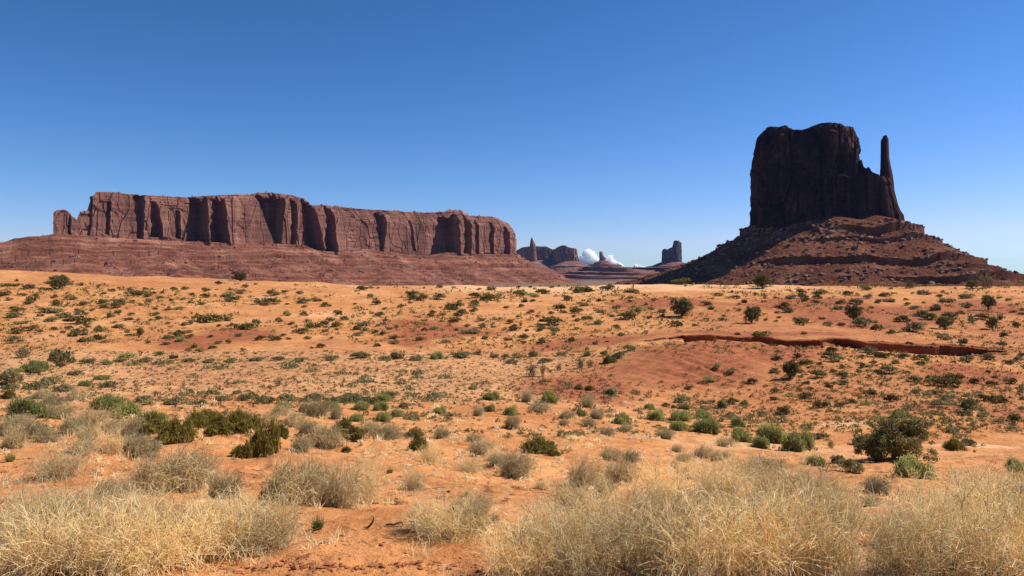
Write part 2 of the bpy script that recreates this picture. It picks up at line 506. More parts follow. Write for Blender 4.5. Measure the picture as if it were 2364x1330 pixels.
# ------------------------------------------------------------------ ground mesh
def build_ground():
    ys = np.concatenate([np.linspace(-6.0, 3.4, 110), np.exp(np.linspace(np.log(3.42), np.log(265.), 720)),
                         np.exp(np.linspace(np.log(268.), np.log(20500.), 120))])
    us = np.linspace(-1.02, 1.02, 1000)
    Y = np.repeat(ys[:, None], len(us), 1)
    X = us[None, :] * (np.maximum(Y, 0) + 7.0)
    Z = ground_rel(X, Y) + EYE
    px = 1182 + F * X / np.maximum(Y, 1.0)
    # where the soil itself is red clay / pale sand / darker scrub flat
    n = fbm(X * 0.09, Y * 0.09, 0, 51, 4)
    n2 = fbm(X * 0.02, Y * 0.02, 0, 52, 3)
    clay = np.zeros_like(Z)
    for cx, cy, wx, wy in ((1560, 76, 260, 11), (1360, 66, 120, 9), (1760, 84, 260, 10), (1010, 124, 110, 14), (950, 112, 60, 8), (1560, 165, 130, 16),
                           (1850, 165, 170, 15), (430, 106, 90, 9), (560, 116, 90, 9), (2150, 50, 170, 6), (2340, 48, 110, 7), (1750, 104, 220, 7), (2230, 72, 120, 8),
                           (1990, 140, 190, 18), (1350, 104, 160, 8), (2250, 160, 130, 14)):
        clay = np.maximum(clay, np.exp(-(((px - cx) / wx) ** 2 + ((Y - cy) / wy) ** 2) ** 1.3))
    clay = np.clip(clay * 1.5 + 0.55 * n * (clay > 0.05), 0, 1)
    clay = np.maximum(clay, (0.42 + 0.3 * n) * sstep(1460, 1600, px + 60 * n) * sstep(44, 52, Y) * (1 - sstep(150, 200, Y)))
    clay = np.clip(clay, 0, 1)
    clay = np.maximum(clay, 0.28 * sstep(0.25, 0.7, n2 + 0.3 * n) * sstep(40, 70, Y) * (1 - sstep(240, 300, Y)))
    scrub = sstep(46, 58, Y) * (1 - sstep(92, 104, Y)) * (1 - sstep(1150, 1400, px + 80 * n))
    pale = sstep(190, 215, Y + 10 * n) * (1 - sstep(236, 250, Y)) * sstep(900, 1150, px) * (1 - sstep(1750, 1950, px)) * 0.8
    w = np.exp(-(((px - 1960) / 130) ** 2 + ((Y - 45.0) / 1.5) ** 2)) + np.exp(-(((px - 2250) / 130) ** 2 + ((Y - 37.5) / 1.2) ** 2))
    pale = np.maximum(pale, np.clip(w * 1.6 + 0.5 * n - 0.2, 0, 1))
    far = sstep(245, 300, Y)
    me = mesh("ground", np.stack([X, Y, Z], -1).reshape(-1, 3), [grid_faces(len(ys), len(us))[:, [0, 1, 2, 3]]], None, True,
              {"clay": clay, "scrub": scrub, "pale": pale, "far": far})
    m, nt, b = mat("desert_sand", 0.97, 0.05)
    p = wpos(nt)
    at = {k: N(nt, "ShaderNodeAttribute", attribute_name=k).outputs["Fac"] for k in ("clay", "scrub", "pale", "far")}
    n1 = tex(nt, p, 0.12, 5, 0.6)
    n2_ = tex(nt, p, 1.1, 5, 0.65)
    n3 = tex(nt, p, 9.0, 4, 0.7)
    c = ramp(nt, n1, [(0.3, (0.49, 0.195, 0.068)), (0.5, (0.575, 0.25, 0.092)), (0.7, (0.65, 0.315, 0.128))])
    c = mix(nt, 0.55, c, ramp(nt, tex(nt, p, 0.55, 5, 0.65), [(0.34, (0.70, 0.58, 0.52)), (0.5, bw(1.0)), (0.7, (1.1, 1.12, 1.15))]), 'MULTIPLY')
    c = mix(nt, at["pale"], c, (0.78, 0.45, 0.23))
    c = mix(nt, at["scrub"], c, ramp(nt, n2_, [(0.35, (0.46, 0.215, 0.09)), (0.6, (0.62, 0.32, 0.14))]))
    c = mix(nt, at["clay"], c, ramp(nt, n2_, [(0.3, (0.27, 0.085, 0.038)), (0.55, (0.37, 0.125, 0.055)), (0.75, (0.45, 0.17, 0.08))]))
    c = mix(nt, at["far"], c, ramp(nt, tex(nt, p, 0.01, 4), [(0.35, (0.17, 0.115, 0.075)), (0.65, (0.24, 0.15, 0.095))]))
    c = mix(nt, 0.6, c, ramp(nt, n2_, [(0.3, (0.66, 0.60, 0.55)), (0.5, bw(1.0)), (0.72, bw(1.15))]), 'MULTIPLY')
    c = mix(nt, 0.45, c, ramp(nt, n3, [(0.3, bw(0.65)), (0.5, bw(1.0)), (0.75, bw(1.15))]), 'MULTIPLY')
    nt.links.new(c, b.inputs["Base Color"])
    b1 = bump(nt, b, tex(nt, p, 2.2, 6, 0.72), 0.75, 0.12)
    b2 = N(nt, "ShaderNodeBump")
    b2.inputs["Strength"].default_value = 0.55
    b2.inputs["Distance"].default_value = 0.02
    nt.links.new(tex(nt, p, 16.0, 5, 0.7), b2.inputs["Height"])
    nt.links.new(b1.outputs[0], b2.inputs["Normal"])
    nt.links.new(b2.outputs[0], b.inputs["Normal"])
    o = link("ground", me, [m])
    tag(o, "orange desert sand sweeping from the camera up to the dune crest", "ground", kind="structure")
    return o

# ------------------------------------------------------------------ arroyo bank
def build_bank():
    px = np.linspace(1475, 2325, 1100)
    yb = bank_y(px)
    h = bank_h(px)
    rows = []
    prof = [(0.0, -2.3, -0.12), (0.10, -1.6, 0.0), (0.17, -1.05, 0.0), (0.2, -0.66, 0.0), (0.25, -0.62, 0), (0.45, -0.68, 0), (0.62, -0.76, 0), (0.8, -0.84, 0), (0.93, -0.98, 0), (1.0, -1.0, 0.0), (1.0, -0.3, 0.025), (1.0, 0.5, 0.03), (1.0, 1.0, -0.03)]
    for i, (t, dy, dz) in enumerate(prof):
        Y = yb + dy
        X0 = (px - 1182) / F * Y
        if i < 3:
            Y = Y + (i < 3) * 0.7 * vn(X0 * 0.35, 0, 0, 65)
        if i < 10:
            Y = Y + 0.16 * np.abs(vn(X0 * 0.9, t * 2, 0, 61)) - 0.12 * np.abs(vn(X0 * 2.6, t * 1.2, 0, 62)) + 0.05 * vn(X0 * 6, t * 6, 0, 63)
        Xp = (px - 1182) / F * Y
        top = ground_rel((px - 1182) / F * (yb + 0.3), yb + 0.3)
        if i >= 11:
            top = ground_rel(Xp, yb + dy)
        bot = top - h
        rows.append(np.stack([Xp, Y, bot + (top - bot) * t + dz * np.minimum(1, h * 3) + EYE + (0.03 * vn(X0 * 1.7, 0, 0, 64) + 0.05 * vn(X0 * 4.5, 0, 0, 66)) * (2 < i < 11)], 1))
    V = np.concatenate(rows)
    m, nt, b = mat("shaded_red_bank_soil", 0.97, 0.04)
    p = wpos(nt)
    c = ramp(nt, tex(nt, p, 1.0, 5, 0.6, (0.4, 0.4, 5.0)), [(0.3, (0.17, 0.052, 0.026)), (0.5, (0.24, 0.08, 0.037)), (0.7, (0.32, 0.115, 0.055))])  # soil colour lowered to stand in for shade on the cut face
    nt.links.new(c, b.inputs["Base Color"])
    bump(nt, b, tex(nt, p, 3.0, 5, 0.7), 0.8, 0.15)
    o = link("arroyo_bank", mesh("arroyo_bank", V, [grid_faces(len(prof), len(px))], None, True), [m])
    tag(o, "steep red earth bank cut along the dry wash", "bank", kind="structure")

# ------------------------------------------------------------------ rock builders
def pillars(s, z, wl, amp, seed, zw=60.0):
    q = s / wl + 0.35 * vn(s / wl * 0.7, z / 90.0, 0, seed + 5)
    i = np.floor(q)
    f = q - i
    lvl = np.floor(z / zw + h1(i, seed + 2) * 3)
    r = _h(i, lvl, np.zeros_like(i), seed)
    dome = np.sqrt(np.clip(1 - (2 * f - 1) ** 2, 0, 1))
    return -amp * (0.65 * r + 0.35 * (1 - dome))

def rock_off(s, z, seed, A):
    """inward offset of a cliff face: jointed slabs, cracks, thin beds"""
    w1 = 0.28 * fbm(s / 70, z / 160, 0, seed + 3, 2)
    v1, e1 = slabs(s / 46 + w1, z / 150 + 0.4 * w1, seed)
    v2, e2 = slabs(s / 17 + w1 * 1.5, z / 62, seed + 1)
    v3, e3 = slabs(s / 6.5 + w1 * 2, z / 19, seed + 2)
    o = -A * (11 * v1 + 5 * v2 * (0.4 + 0.6 * v1) + 1.8 * v3)
    o = o - A * (7.0 * (e1 < 0.06) + 2.6 * (e2 < 0.07))
    o = o - 1.8 * A * (fbm(s / 30, z / 60, 0, seed + 3, 4) + 1)
    return o + 0.5 * A * vn(s / 40, z / 5.0, s / 160, seed + 4)

def pxX(px, Y):
    return (np.asarray(px, float) - 1182) / F * Y

def pyZ(py, Y):
    return (HOR - np.asarray(py, float)) / F * Y + EYE

def block(parent, name, yc, D, left, right, top, base_py, mat_, seed, Ns=700, Nt=120, A=1.0, n=4.5, capslope=0.0, capdepth=0.0, off=1.0, ribs=()):
    yr = yc - 0.72 * D
    th = np.linspace(0, 2 * np.pi, Ns, endpoint=False) + np.pi / 2
    c, s_ = np.cos(th), np.sin(th)
    cx = np.sign(c) * np.abs(c) ** (2 / n)
    cy = np.sign(s_) * np.abs(s_) ** (2 / n)
    lp = np.array(sorted(left), float)
    rp = np.array(sorted(right), float)
    tp = np.array(sorted(top), float)
    xm0, xm1 = np.interp(base_py, lp[:, 0], lp[:, 1]), np.interp(base_py, rp[:, 0], rp[:, 1])
    Xm, Ym = pxX((xm0 + xm1) / 2 + cx * (xm1 - xm0) / 2, yr), yc + cy * D
    seg = np.hypot(np.diff(Xm, append=Xm[0]), np.diff(Ym, append=Ym[0]))
    arc = np.concatenate([[0], np.cumsum(seg)[:-1]])
    hw = (xm1 - xm0) / 2 / F * yr
    nx = np.sign(cx) * np.abs(cx) ** (n - 1) / hw
    ny = np.sign(cy) * np.abs(cy) ** (n - 1) / D
    l = np.hypot(nx, ny)
    nx, ny = nx / l, ny / l
    zb = float(pyZ(base_py, yr))
    pxm = (xm0 + xm1) / 2 + cx * (xm1 - xm0) / 2
    for _ in range(3):  # the column's own top
        tpy = np.interp(pxm, tp[:, 0], tp[:, 1])
        lo, hi = np.interp(tpy, lp[:, 0], lp[:, 1]), np.interp(tpy, rp[:, 0], rp[:, 1])
        pxm = (lo + hi) / 2 + cx * (hi - lo) / 2
    zt = pyZ(tpy, yr)
    t = np.linspace(0, 1, Nt)[:, None]
    Z = (zb - 14) + t * (zt[None, :] - zb + 14)
    PY = HOR - (Z - EYE) * F / yr
    L, Rr = np.interp(PY, lp[:, 0], lp[:, 1]), np.interp(PY, rp[:, 0], rp[:, 1])
    Y = yc + cy * D + 0 * PY
    X = pxX((L + Rr) / 2 + cx * (Rr - L) / 2, Y)       # flanks follow the sight line
    o = rock_off(arc[None, :] + 0 * Z, Z, seed, A) * off
    o = o - 0.8 * o[:, np.abs(cx) > 0.5].mean()
    o = o - capslope * np.clip(Z - (zt[None, :] - capdepth), 0, None)
    PX = 1182 + F * X / Y
    for rx0, rx1, rw, rd, p0, p1 in ribs:      # buttresses on the near face: edge column at top and foot, width, depth, rows
        q = np.clip((PY - p0) / (p1 - p0), 0, 1)
        e = rx0 + (rx1 - rx0) * q + 1.5 * vn(PY / 9, rx0, 0, seed + 31)
        v = np.clip(1 - (e - PX) / rw, 0, 1) * (PX <= e) * sstep(p0 - 4, p0 + 5, PY) * (1 - sstep(p1 - 5, p1 + 4, PY)) * (cy < -0.3)[None, :]
        o = o + rd * v
    X, Y = X + nx * o, Y + ny * o
    rows = [np.stack([X[i], Y[i], Z[i]], 1) for i in range(Nt)]
    xc, yc2 = X[-1].mean(), Y[-1].mean()
    for k in (0.93, 0.8, 0.6, 0.35, 0.1):
        x, y = xc + (X[-1] - xc) * k, yc2 + (Y[-1] - yc2) * k
        p = 1182 + F * x / y
        zz = pyZ(np.interp(p, tp[:, 0], tp[:, 1]), yr) - 1.5 + 2.0 * A * fbm(x / 12, y / 12, 0, seed + 9, 3)
        rows.append(np.stack([x, y, zz], 1))
    nr = len(rows)
    V = np.concatenate(rows)
    f = [grid_faces(nr, Ns, True)]
    me = mesh(name, V - np.array(parent.location), f, None, False)
    return link(name, me, [mat_], parent)

ICO_V, ICO_F = None, None
def ico(sub=1):
    bm = bmesh.new()
    bmesh.ops.create_icosphere(bm, subdivisions=sub, radius=1.0)
    v = np.array([x.co[:] for x in bm.verts])
    f = np.array([[x.index for x in fc.verts] for fc in bm.faces])
    bm.free()
    return v, f

def rubble(parent, rng, P, sizes, mat_, name="rubble"):
    v, f = ico(1)
    mb = MB()
    n = len(P)
    jit = 1 + 0.38 * rng.normal(size=(n, len(v), 1)) * 0.8
    sc = np.stack([rng.uniform(.7, 1.4, n), rng.uniform(.7, 1.4, n), rng.uniform(.45, .9, n)], 1)
    V = (v[None] * jit) * sc[:, None] * sizes[:, None, None] + P[:, None]
    Fc = (f[None] + (np.arange(n) * len(v))[:, None, None]).reshape(-1, 3)
    mb.add(V.reshape(-1, 3) - np.array(parent.location), Fc)
    o = link(name, mb.build(name), [mat_], parent)
    o["kind"] = "stuff"
    return o

def talus(parent, name, C, nrm, zb, rs, drop, ledges, mat_, seed, rough=1.0, wrap=True, gul=1.0, rub=None, fade_floor=None):
    """C (S,2) inner outline, nrm (S,2) outward, zb (S,) height of its rim; drop(r) metres below the rim"""
    S = len(C)
    seg = np.hypot(*(np.diff(C, axis=0, append=C[:1]).T))
    arc = np.concatenate([[0], np.cumsum(seg)[:-1]])[None, :]
    r = rs[:, None] + 0 * arc
    gv = gul * (vn(arc / 70, r / 300, 0, seed) * 0.10 + vn(arc / 22, r / 160, 0, seed + 1) * 0.05)
    re = r * (1 + gv * sstep(0, 60, r))
    z = zb[None, :] - np.interp(re, drop[0], drop[1])
    for k, (r0, h, w, cov) in enumerate(ledges):
        pr = sstep(-0.2 - cov, 0.2 - cov, vn(arc / 240, k * 3.1, 0, seed + 20 + k) + 0.35 * vn(arc / 60, k, 0, seed + 40 + k))
        x = (r * 0.85 + re * 0.15 - r0 - 2.0 * vn(arc / 70, k, 0, seed + 60 + k) - 0.8 * vn(arc / 11, k, 0, seed + 70 + k)) / w
        saw = np.where((x > -1) & (x <= 0), x + 1, 0) - np.where((x > 0) & (x < 1.0), 1 - x, 0)
        z = z + pr * 0.5 * h * saw
    X, Y = C[:, 0][None] + nrm[:, 0][None] * r, C[:, 1][None] + nrm[:, 1][None] * r
    z = z + rough * sstep(0, 20, r) * (0.9 * fbm(X / 16, Y / 16, 0, seed + 7, 3) + 0.8 * np.abs(fbm(X / 5, Y / 5, 0, seed + 8, 2)))
    V = np.stack([X, Y, z], -1).reshape(-1, 3)
    me = mesh(name, V - np.array(parent.location), [grid_faces(len(rs), S, wrap)[:, ::-1]], None, False)
    o = link(name, me, [mat_], parent)
    if rub:
        rng = np.random.default_rng(seed)
        n, smin, smax, front = rub
        i = rng.integers(0, len(rs), n * 4)
        j = rng.integers(0, S, n * 4)
        ok = (nrm[j, 1] < front) & (rs[i] > 12)
        i, j = i[ok][:n], j[ok][:n]
        P = np.stack([X[i, j], Y[i, j], z[i, j]], 1)
        sz = smin + (smax - smin) * rng.random(len(i)) ** 4
        P[:, 2] += sz * 0.2
        rubble(parent, rng, P, sz, M_RUB)
    return o

def ring(cxm, cym, hx, hy, S, n=2.4):
    th = np.linspace(0, 2 * np.pi, S, endpoint=False) + np.pi / 2
    c, s = np.cos(th), np.sin(th)
    x, y = np.sign(c) * np.abs(c) ** (2 / n), np.sign(s) * np.abs(s) ** (2 / n)
    nn = norm(np.stack([c / 1.0, s / 1.0], 1))
    return np.stack([cxm + hx * x, cym + hy * y], 1), nn

def rspan(a, b, dense, step=6.0):
    r = [a]
    while r[-1] < b:
        st = step
        for d in dense:
            if abs(r[-1] - d) < 10:
                st = min(st, 0.9)
        r.append(r[-1] + st)
    return np.array(r)

# ------------------------------------------------------------------ right butte with its thumb
def build_mitten():
    yc = 1500.
    b = empty("sandstone_butte", (pxX(1900, yc), yc, -30))
    tag(b, "huge dark butte with a thin rock thumb, rising from a wide talus cone", "butte")
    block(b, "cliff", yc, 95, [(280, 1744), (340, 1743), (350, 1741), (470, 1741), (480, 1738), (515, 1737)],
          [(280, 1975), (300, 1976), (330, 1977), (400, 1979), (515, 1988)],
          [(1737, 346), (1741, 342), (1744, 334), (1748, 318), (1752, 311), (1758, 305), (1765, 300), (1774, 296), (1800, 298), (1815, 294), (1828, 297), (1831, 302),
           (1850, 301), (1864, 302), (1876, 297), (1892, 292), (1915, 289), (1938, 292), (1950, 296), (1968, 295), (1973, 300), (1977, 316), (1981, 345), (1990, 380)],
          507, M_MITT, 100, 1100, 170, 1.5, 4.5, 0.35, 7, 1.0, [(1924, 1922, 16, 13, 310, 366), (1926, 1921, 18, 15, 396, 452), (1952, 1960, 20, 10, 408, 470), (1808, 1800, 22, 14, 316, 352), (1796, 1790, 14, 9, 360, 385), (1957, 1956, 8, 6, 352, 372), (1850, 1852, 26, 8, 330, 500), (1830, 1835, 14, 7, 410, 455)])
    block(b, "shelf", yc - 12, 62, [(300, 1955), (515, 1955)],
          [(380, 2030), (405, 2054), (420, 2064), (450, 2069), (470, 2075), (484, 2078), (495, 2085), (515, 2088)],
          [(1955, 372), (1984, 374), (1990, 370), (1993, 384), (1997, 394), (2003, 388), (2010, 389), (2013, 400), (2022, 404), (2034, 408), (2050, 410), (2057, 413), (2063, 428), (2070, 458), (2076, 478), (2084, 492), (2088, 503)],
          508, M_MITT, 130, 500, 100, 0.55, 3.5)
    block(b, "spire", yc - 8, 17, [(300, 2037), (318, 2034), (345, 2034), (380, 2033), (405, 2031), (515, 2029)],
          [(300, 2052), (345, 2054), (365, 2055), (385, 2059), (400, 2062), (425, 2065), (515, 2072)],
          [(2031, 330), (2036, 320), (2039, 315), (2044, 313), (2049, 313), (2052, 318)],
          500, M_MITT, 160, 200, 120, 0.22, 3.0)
    C, nn = ring(pxX(1914, yc), yc, 128, 92, 900)
    th = np.linspace(0, 1, 900)
    zb = np.full(900, pyZ(506, yc - 60)) + 4 * vn(th * 25, 0, 0, 77)
    drop = (np.array([-60, 0, 20, 45, 80, 115, 140, 170, 200, 235, 290, 400]), np.array([-10, 0, 12, 30, 52, 72, 82, 94, 106, 116, 130, 150]))
    led = [(34, 15, 22, 0.45), (62, 8, 18, -0.2), (132, 13, 24, 0.35), (176, 10, 22, 0.0), (15, 6, 10, 0.0), (214, 13, 26, 0.15)]
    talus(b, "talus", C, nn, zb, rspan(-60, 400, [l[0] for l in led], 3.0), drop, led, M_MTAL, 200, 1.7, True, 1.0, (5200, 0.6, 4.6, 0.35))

# ------------------------------------------------------------------ long mesa on the left
def build_mesa():
    P0, P1 = np.array([pxX(125, 1780.), 1780.]), np.array([pxX(1190, 2870.), 2870.])
    dv = P1 - P0
    Lm = np.hypot(*dv)
    tdir = dv / Lm
    nv = np.array([tdir[1], -tdir[0]])           # towards the camera
    def s_of(px):
        u = (np.asarray(px, float) - 1182) / F
        return (u * P0[1] - P0[0]) / (dv[0] - u * dv[1])
    b = empty("long_mesa", (P0[0] + dv[0] / 2, P0[1] + dv[1] / 2, -30))
    tag(b, "long flat-topped red mesa with shadowed alcoves behind the dune crest", "mesa")
    top = np.array([(120, 500), (126, 490), (133, 485), (150, 483), (158, 487), (165, 493), (171, 503), (180, 507), (184, 497), (189, 488), (200, 487), (205, 484), (209, 470), (213, 455), (221, 446), (235, 442), (262, 443),
                    (300, 448), (360, 451), (430, 455), (460, 453), (520, 449), (580, 449), (600, 444), (640, 445), (680, 450), (708, 458), (717, 465), (724, 473), (744, 474), (750, 470), (760, 474), (800, 477),
                    (850, 481), (880, 483), (930, 486), (990, 490), (1038, 488), (1050, 484), (1079, 485), (1084, 496), (1120, 498), (1154, 500), (1164, 506), (1174, 512), (1183, 520), (1188, 530), (1194, 545)], float)
    base = np.array([(100, 545), (300, 553), (430, 561), (560, 566), (700, 571), (745, 582), (800, 580), (900, 586), (1000, 591), (1100, 588), (1190, 591)], float)
    zones = [(308, 332, 318, 331, 15, 0, 1), (350, 363, 349, 378, 12, .1, .85), (405, 415, 408, 420, 8, .1, .7), (440, 476, 431, 478, 30, 0, .93), (486, 514, 483, 529, 30, 0, .93), (590, 655, 634, 646, 34, .05, .95),
             (668, 684, 673, 685, 14, 0, .9), (698, 723, 700, 746, 42, 0, .97), (752, 767, 748, 778, 26, 0, .95), (866, 893, 881, 886, 18, .0, .86), (948, 952, 956, 962, 12, .1, .8),
             (1020, 1056, 994, 1059, 32, 0, .86), (1072, 1087, 1069, 1085, 16, 0, .86), (1093, 1104, 1096, 1105, 13, 0, .86), (1132, 1140, 1134, 1141, 9, 0, .8), (1165, 1178, 1169, 1179, 12, 0, .85), (160, 166, 158, 164, 8, 0, .9), (248, 258, 246, 254, 8, .1, .8)]
    nf, Nt = 1250, 95
    sf = np.linspace(0, 1, nf)
    # px of a front point
    fp = P0[None] + sf[:, None] * dv[None]
    pxf = 1182 + F * fp[:, 0] / fp[:, 1]
    depth = 230.
    na, nb = 60, 160
    # closed outline: front, right end, back, left end
    nv_r = P1 / np.hypot(*P1)
    def capline(P, sgn, m=30):
        q = np.linspace(0, 1, m + 2)[1:-1, None]
        dirv = P / np.hypot(*P)
        bul = np.sin(q * np.pi) * (10 if sgn > 0 else 4)
        return P[None] + dirv[None] * q * depth + sgn * tdir[None] * bul, np.tile(sgn * tdir, (m, 1))
    rc, rn = capline(P1, 1)
    lc, ln = capline(P0, -1)
    lc, ln = lc[::-1], ln[::-1]
    bp = (P0[None] + np.linspace(1, 0, nb)[:, None] * dv[None])
    back = bp * (1 + depth / np.hypot(bp[:, 0], bp[:, 1]))[:, None]
    C = np.concatenate([fp, rc, back, lc])
    nn = np.concatenate([np.tile(nv, (nf, 1)), rn, norm(back), ln])
    sC = np.concatenate([sf, np.ones(len(rc)), np.linspace(1, 0, nb), np.zeros(len(lc))])
    fpt = P0[None] + sC[:, None] * dv[None]
    pxC = 1182 + F * fpt[:, 0] / fpt[:, 1]
    YC = fpt[:, 1]
    zt = pyZ(np.interp(pxC, top[:, 0], top[:, 1]), YC)
    zb = pyZ(np.interp(pxC, base[:, 0], base[:, 1]), YC) - 12
    arc = np.concatenate([[0], np.cumsum(np.hypot(*np.diff(C, axis=0).T))])
    t = np.linspace(0, 1, Nt)[:, None]
    Z = zb[None] + t * (zt - zb)[None]
    sw = arc[None] + 0 * Z
    wild = sstep(0.0, 0.45, vn(sw / 150, Z / 400, 0, 377))     # some stretches stay smooth walls
    ww = 0.26 * fbm(sw / 80, Z / 180, 0, 303, 2)
    v1, e1 = slabs(sw / 115 + ww, Z / 260 + .4 * ww, 300)
    v2, e2 = slabs(sw / 36 + 1.6 * ww, Z / 85, 301)
    v3, e3 = slabs(sw / 9.5 + 2 * ww, Z / 30, 302)
    off = -(0.15 + 0.85 * wild) * (11 * v1 + 3.2 * v2 * (0.2 + 0.8 * v1)) - (0.45 + 0.55 * wild) * (1.7 * v3 + 7.0 * (e1 < .022) + 3.0 * (e2 < .035)) - 1.5 * (fbm(sw / 34, Z / 90, 0, 304, 4) + 1)
    off = off - 2.0 * sstep(0.25, 0.5, fbm(sw / 55, Z / 38, 0, 304, 3)) + 0.5 * vn(sw / 40, Z / 5.0, 0, 305)
    tt = np.clip((Z - zb - 12) / (zt - zb - 12), 0, 1)
    isf = np.concatenate([np.ones(nf), np.zeros(len(C) - nf)])[None]
    for a0, b0, a1, b1, D, tlo, thi in zones:
        a = a1 + (a0 - a1) * tt
        bb = b1 + (b0 - b1) * tt
        wob = 2.2 * vn(tt * 3, a0, 0, 321) + 2.2 * np.round(2.5 * vn(tt * 11, b0, 0, 322)) / 2.5
        a, bb = a + wob, bb + wob * 0.6
        w = np.maximum((b0 - a0 + b1 - a1) / 2, 6) * 1.3
        q = pxC[None] + 0 * tt
        v = sstep(tlo - 0.02, tlo + 0.01, tt) * (1 - sstep(thi - 0.012, thi + 0.012, tt + 0.06 * vn(q / 7, a0, 0, 323) + 0.03 * np.round(3 * vn(q / 3, b0, 0, 324)) / 3))
        wm = (bb - a) / F * YC[None] * 1.35
        D = np.clip(1.0 * wm, 7, 62)
        but = np.where((q >= bb) & (q < bb + w * .8), 1 - (q - bb) / (w * .8), 0) * 0.22 * D
        rec = np.where((q >= a) & (q < bb), np.minimum(1, 0.55 + (q - a) / np.maximum((bb - a) * 0.45, .5)), 0) * D
        off = off + isf * v * (but - rec)
    cap = 0.80 + 0.05 * vn(pxC / 60, 0, 0, 333)[None] - 0.10 * sstep(730, 800, pxC)[None]
    cs = np.clip(tt - cap, 0, None) * (zt - zb)[None]
    st = np.floor(cs / 8.0 + 0.6 * vn(pxC[None] / 30, 0, 0, 334)) * 8.0
    off = off - (0.35 + 0.35 * sstep(700, 800, pxC)[None]) * (0.1 * cs + 0.9 * np.maximum(st, 0)) * sstep(190, 260, pxC)[None]
    thin = 1 - 0.0 * isf
    X, Y = C[:, 0][None] + nn[:, 0][None] * off, C[:, 1][None] + nn[:, 1][None] * off
    rows = [np.stack([X[i], Y[i], Z[i]], 1) for i in range(Nt)]
    # top: pull the rim to the spine
    spine = fpt * (1 + 0.5 * depth / np.hypot(fpt[:, 0], fpt[:, 1]))[:, None]
    for k in (0.03, 0.12, 0.35, 0.7, 1.0):
        x, y = X[-1] + (spine[:, 0] - X[-1]) * k, Y[-1] + (spine[:, 1] - Y[-1]) * k
        bsh = np.clip(vn(x / 6, y / 6, 0, 340) - .1, 0, 1) * 6.5 + 2.0 * fbm(x / 20, y / 20, 0, 341, 3)
        rows.append(np.stack([x, y, zt - 1.0 - 3 * k + bsh], 1))
    V = np.concatenate(rows) - np.array(b.location)
    link("cliff", mesh("cliff", V, [grid_faces(len(rows), len(C), True)], None, False), [M_ROCK], b)
    # talus apron: from beyond the left of the view, along the front, round the right end
    sL = float(s_of(-560))
    ss = np.linspace(sL, 1.0, 1300)
    A = P0[None] + ss[:, None] * dv[None] - nv[None] * 22
    an = np.tile(nv, (len(ss), 1))
    ea = np.linspace(0, R(165), 260)[1:]
    cpt = A[-1] - nv * 90
    E = np.array([cpt + 90 * (nv * math.cos(a) + tdir * 0.55 * math.sin(a)) for a in ea])
    En = np.array([norm(nv * math.cos(a) + tdir * math.sin(a)) for a in ea])
    A, an = np.concatenate([A, E]), np.concatenate([an, En])
    sA = np.minimum(((A - P0) @ tdir) / Lm, 1.0)
    fA = P0[None] + sA[:, None] * dv[None]
    pxA = 1182 + F * fA[:, 0] / fA[:, 1]
    tb = np.array([(-560, 600), (-200, 578), (-60, 563), (0, 561), (30, 558), (50, 550), (90, 548), (125, 543), (300, 551), (430, 559), (560, 565), (585, 562), (610, 560), (640, 565), (700, 568), (735, 580), (775, 584), (800, 576), (830, 574), (900, 585), (990, 594), (1010, 590), (1030, 585), (1100, 588), (1190, 589)], float)
    zA = pyZ(np.interp(pxA, tb[:, 0], tb[:, 1]), fA[:, 1])
    drop = (np.array([-40, 0, 22, 40, 80, 140, 220, 320, 420]), np.array([-2, -1, 0, 12, 38, 68, 98, 122, 130]))
    led = [(26, 7, 11, 0.6), (44, 6, 10, 0.45), (62, 6, 10, 0.4), (82, 13, 17, 0.35), (106, 6, 12, 0.35), (128, 10, 17, 0.3), (156, 7, 15, 0.2), (186, 8, 18, 0.1), (220, 7, 22, 0.0)]
    talus(b, "talus", A, an, zA, rspan(-30, 420, [l[0] for l in led], 4.0), drop, led, M_TAL, 360, 1.2, False, 1.3, (3200, 0.8, 4.6, 2.0))

# ------------------------------------------------------------------ small far buttes
def far_butte(name, label, yc, D, left, right, top, base_py, seed, cone, hx=None, hy=None, A=1.0, n=3.5, led=(), shift=0, rock=None):
    cpx = (min(t[0] for t in top) + max(t[0] for t in top)) / 2
    b = empty(name, (pxX(cpx, yc), yc, -20))
    tag(b, label, "butte")
    block(b, "cliff", yc, D, left, right, top, base_py, rock or M_FAR, seed, 420, 70, A, n)
    w = (np.interp(base_py, *zip(*sorted(right))) - np.interp(base_py, *zip(*sorted(left)))) / 2 / F * yc
    C, nn = ring(pxX(cpx + shift, yc), yc, hx or w * 1.03, hy or D * 1.03, 420)
    drop = (np.array([-80] + [c[0] for c in cone], float), np.array([-6] + [c[1] for c in cone], float))
    mx = cone[-1][0]
    talus(b, "talus", C, nn, np.full(420, pyZ(base_py, yc)), rspan(-30, mx, [l[0] for l in led], mx / 60), drop, led, M_FTAL, seed + 5, 2.0, True, 1.2)
    return b

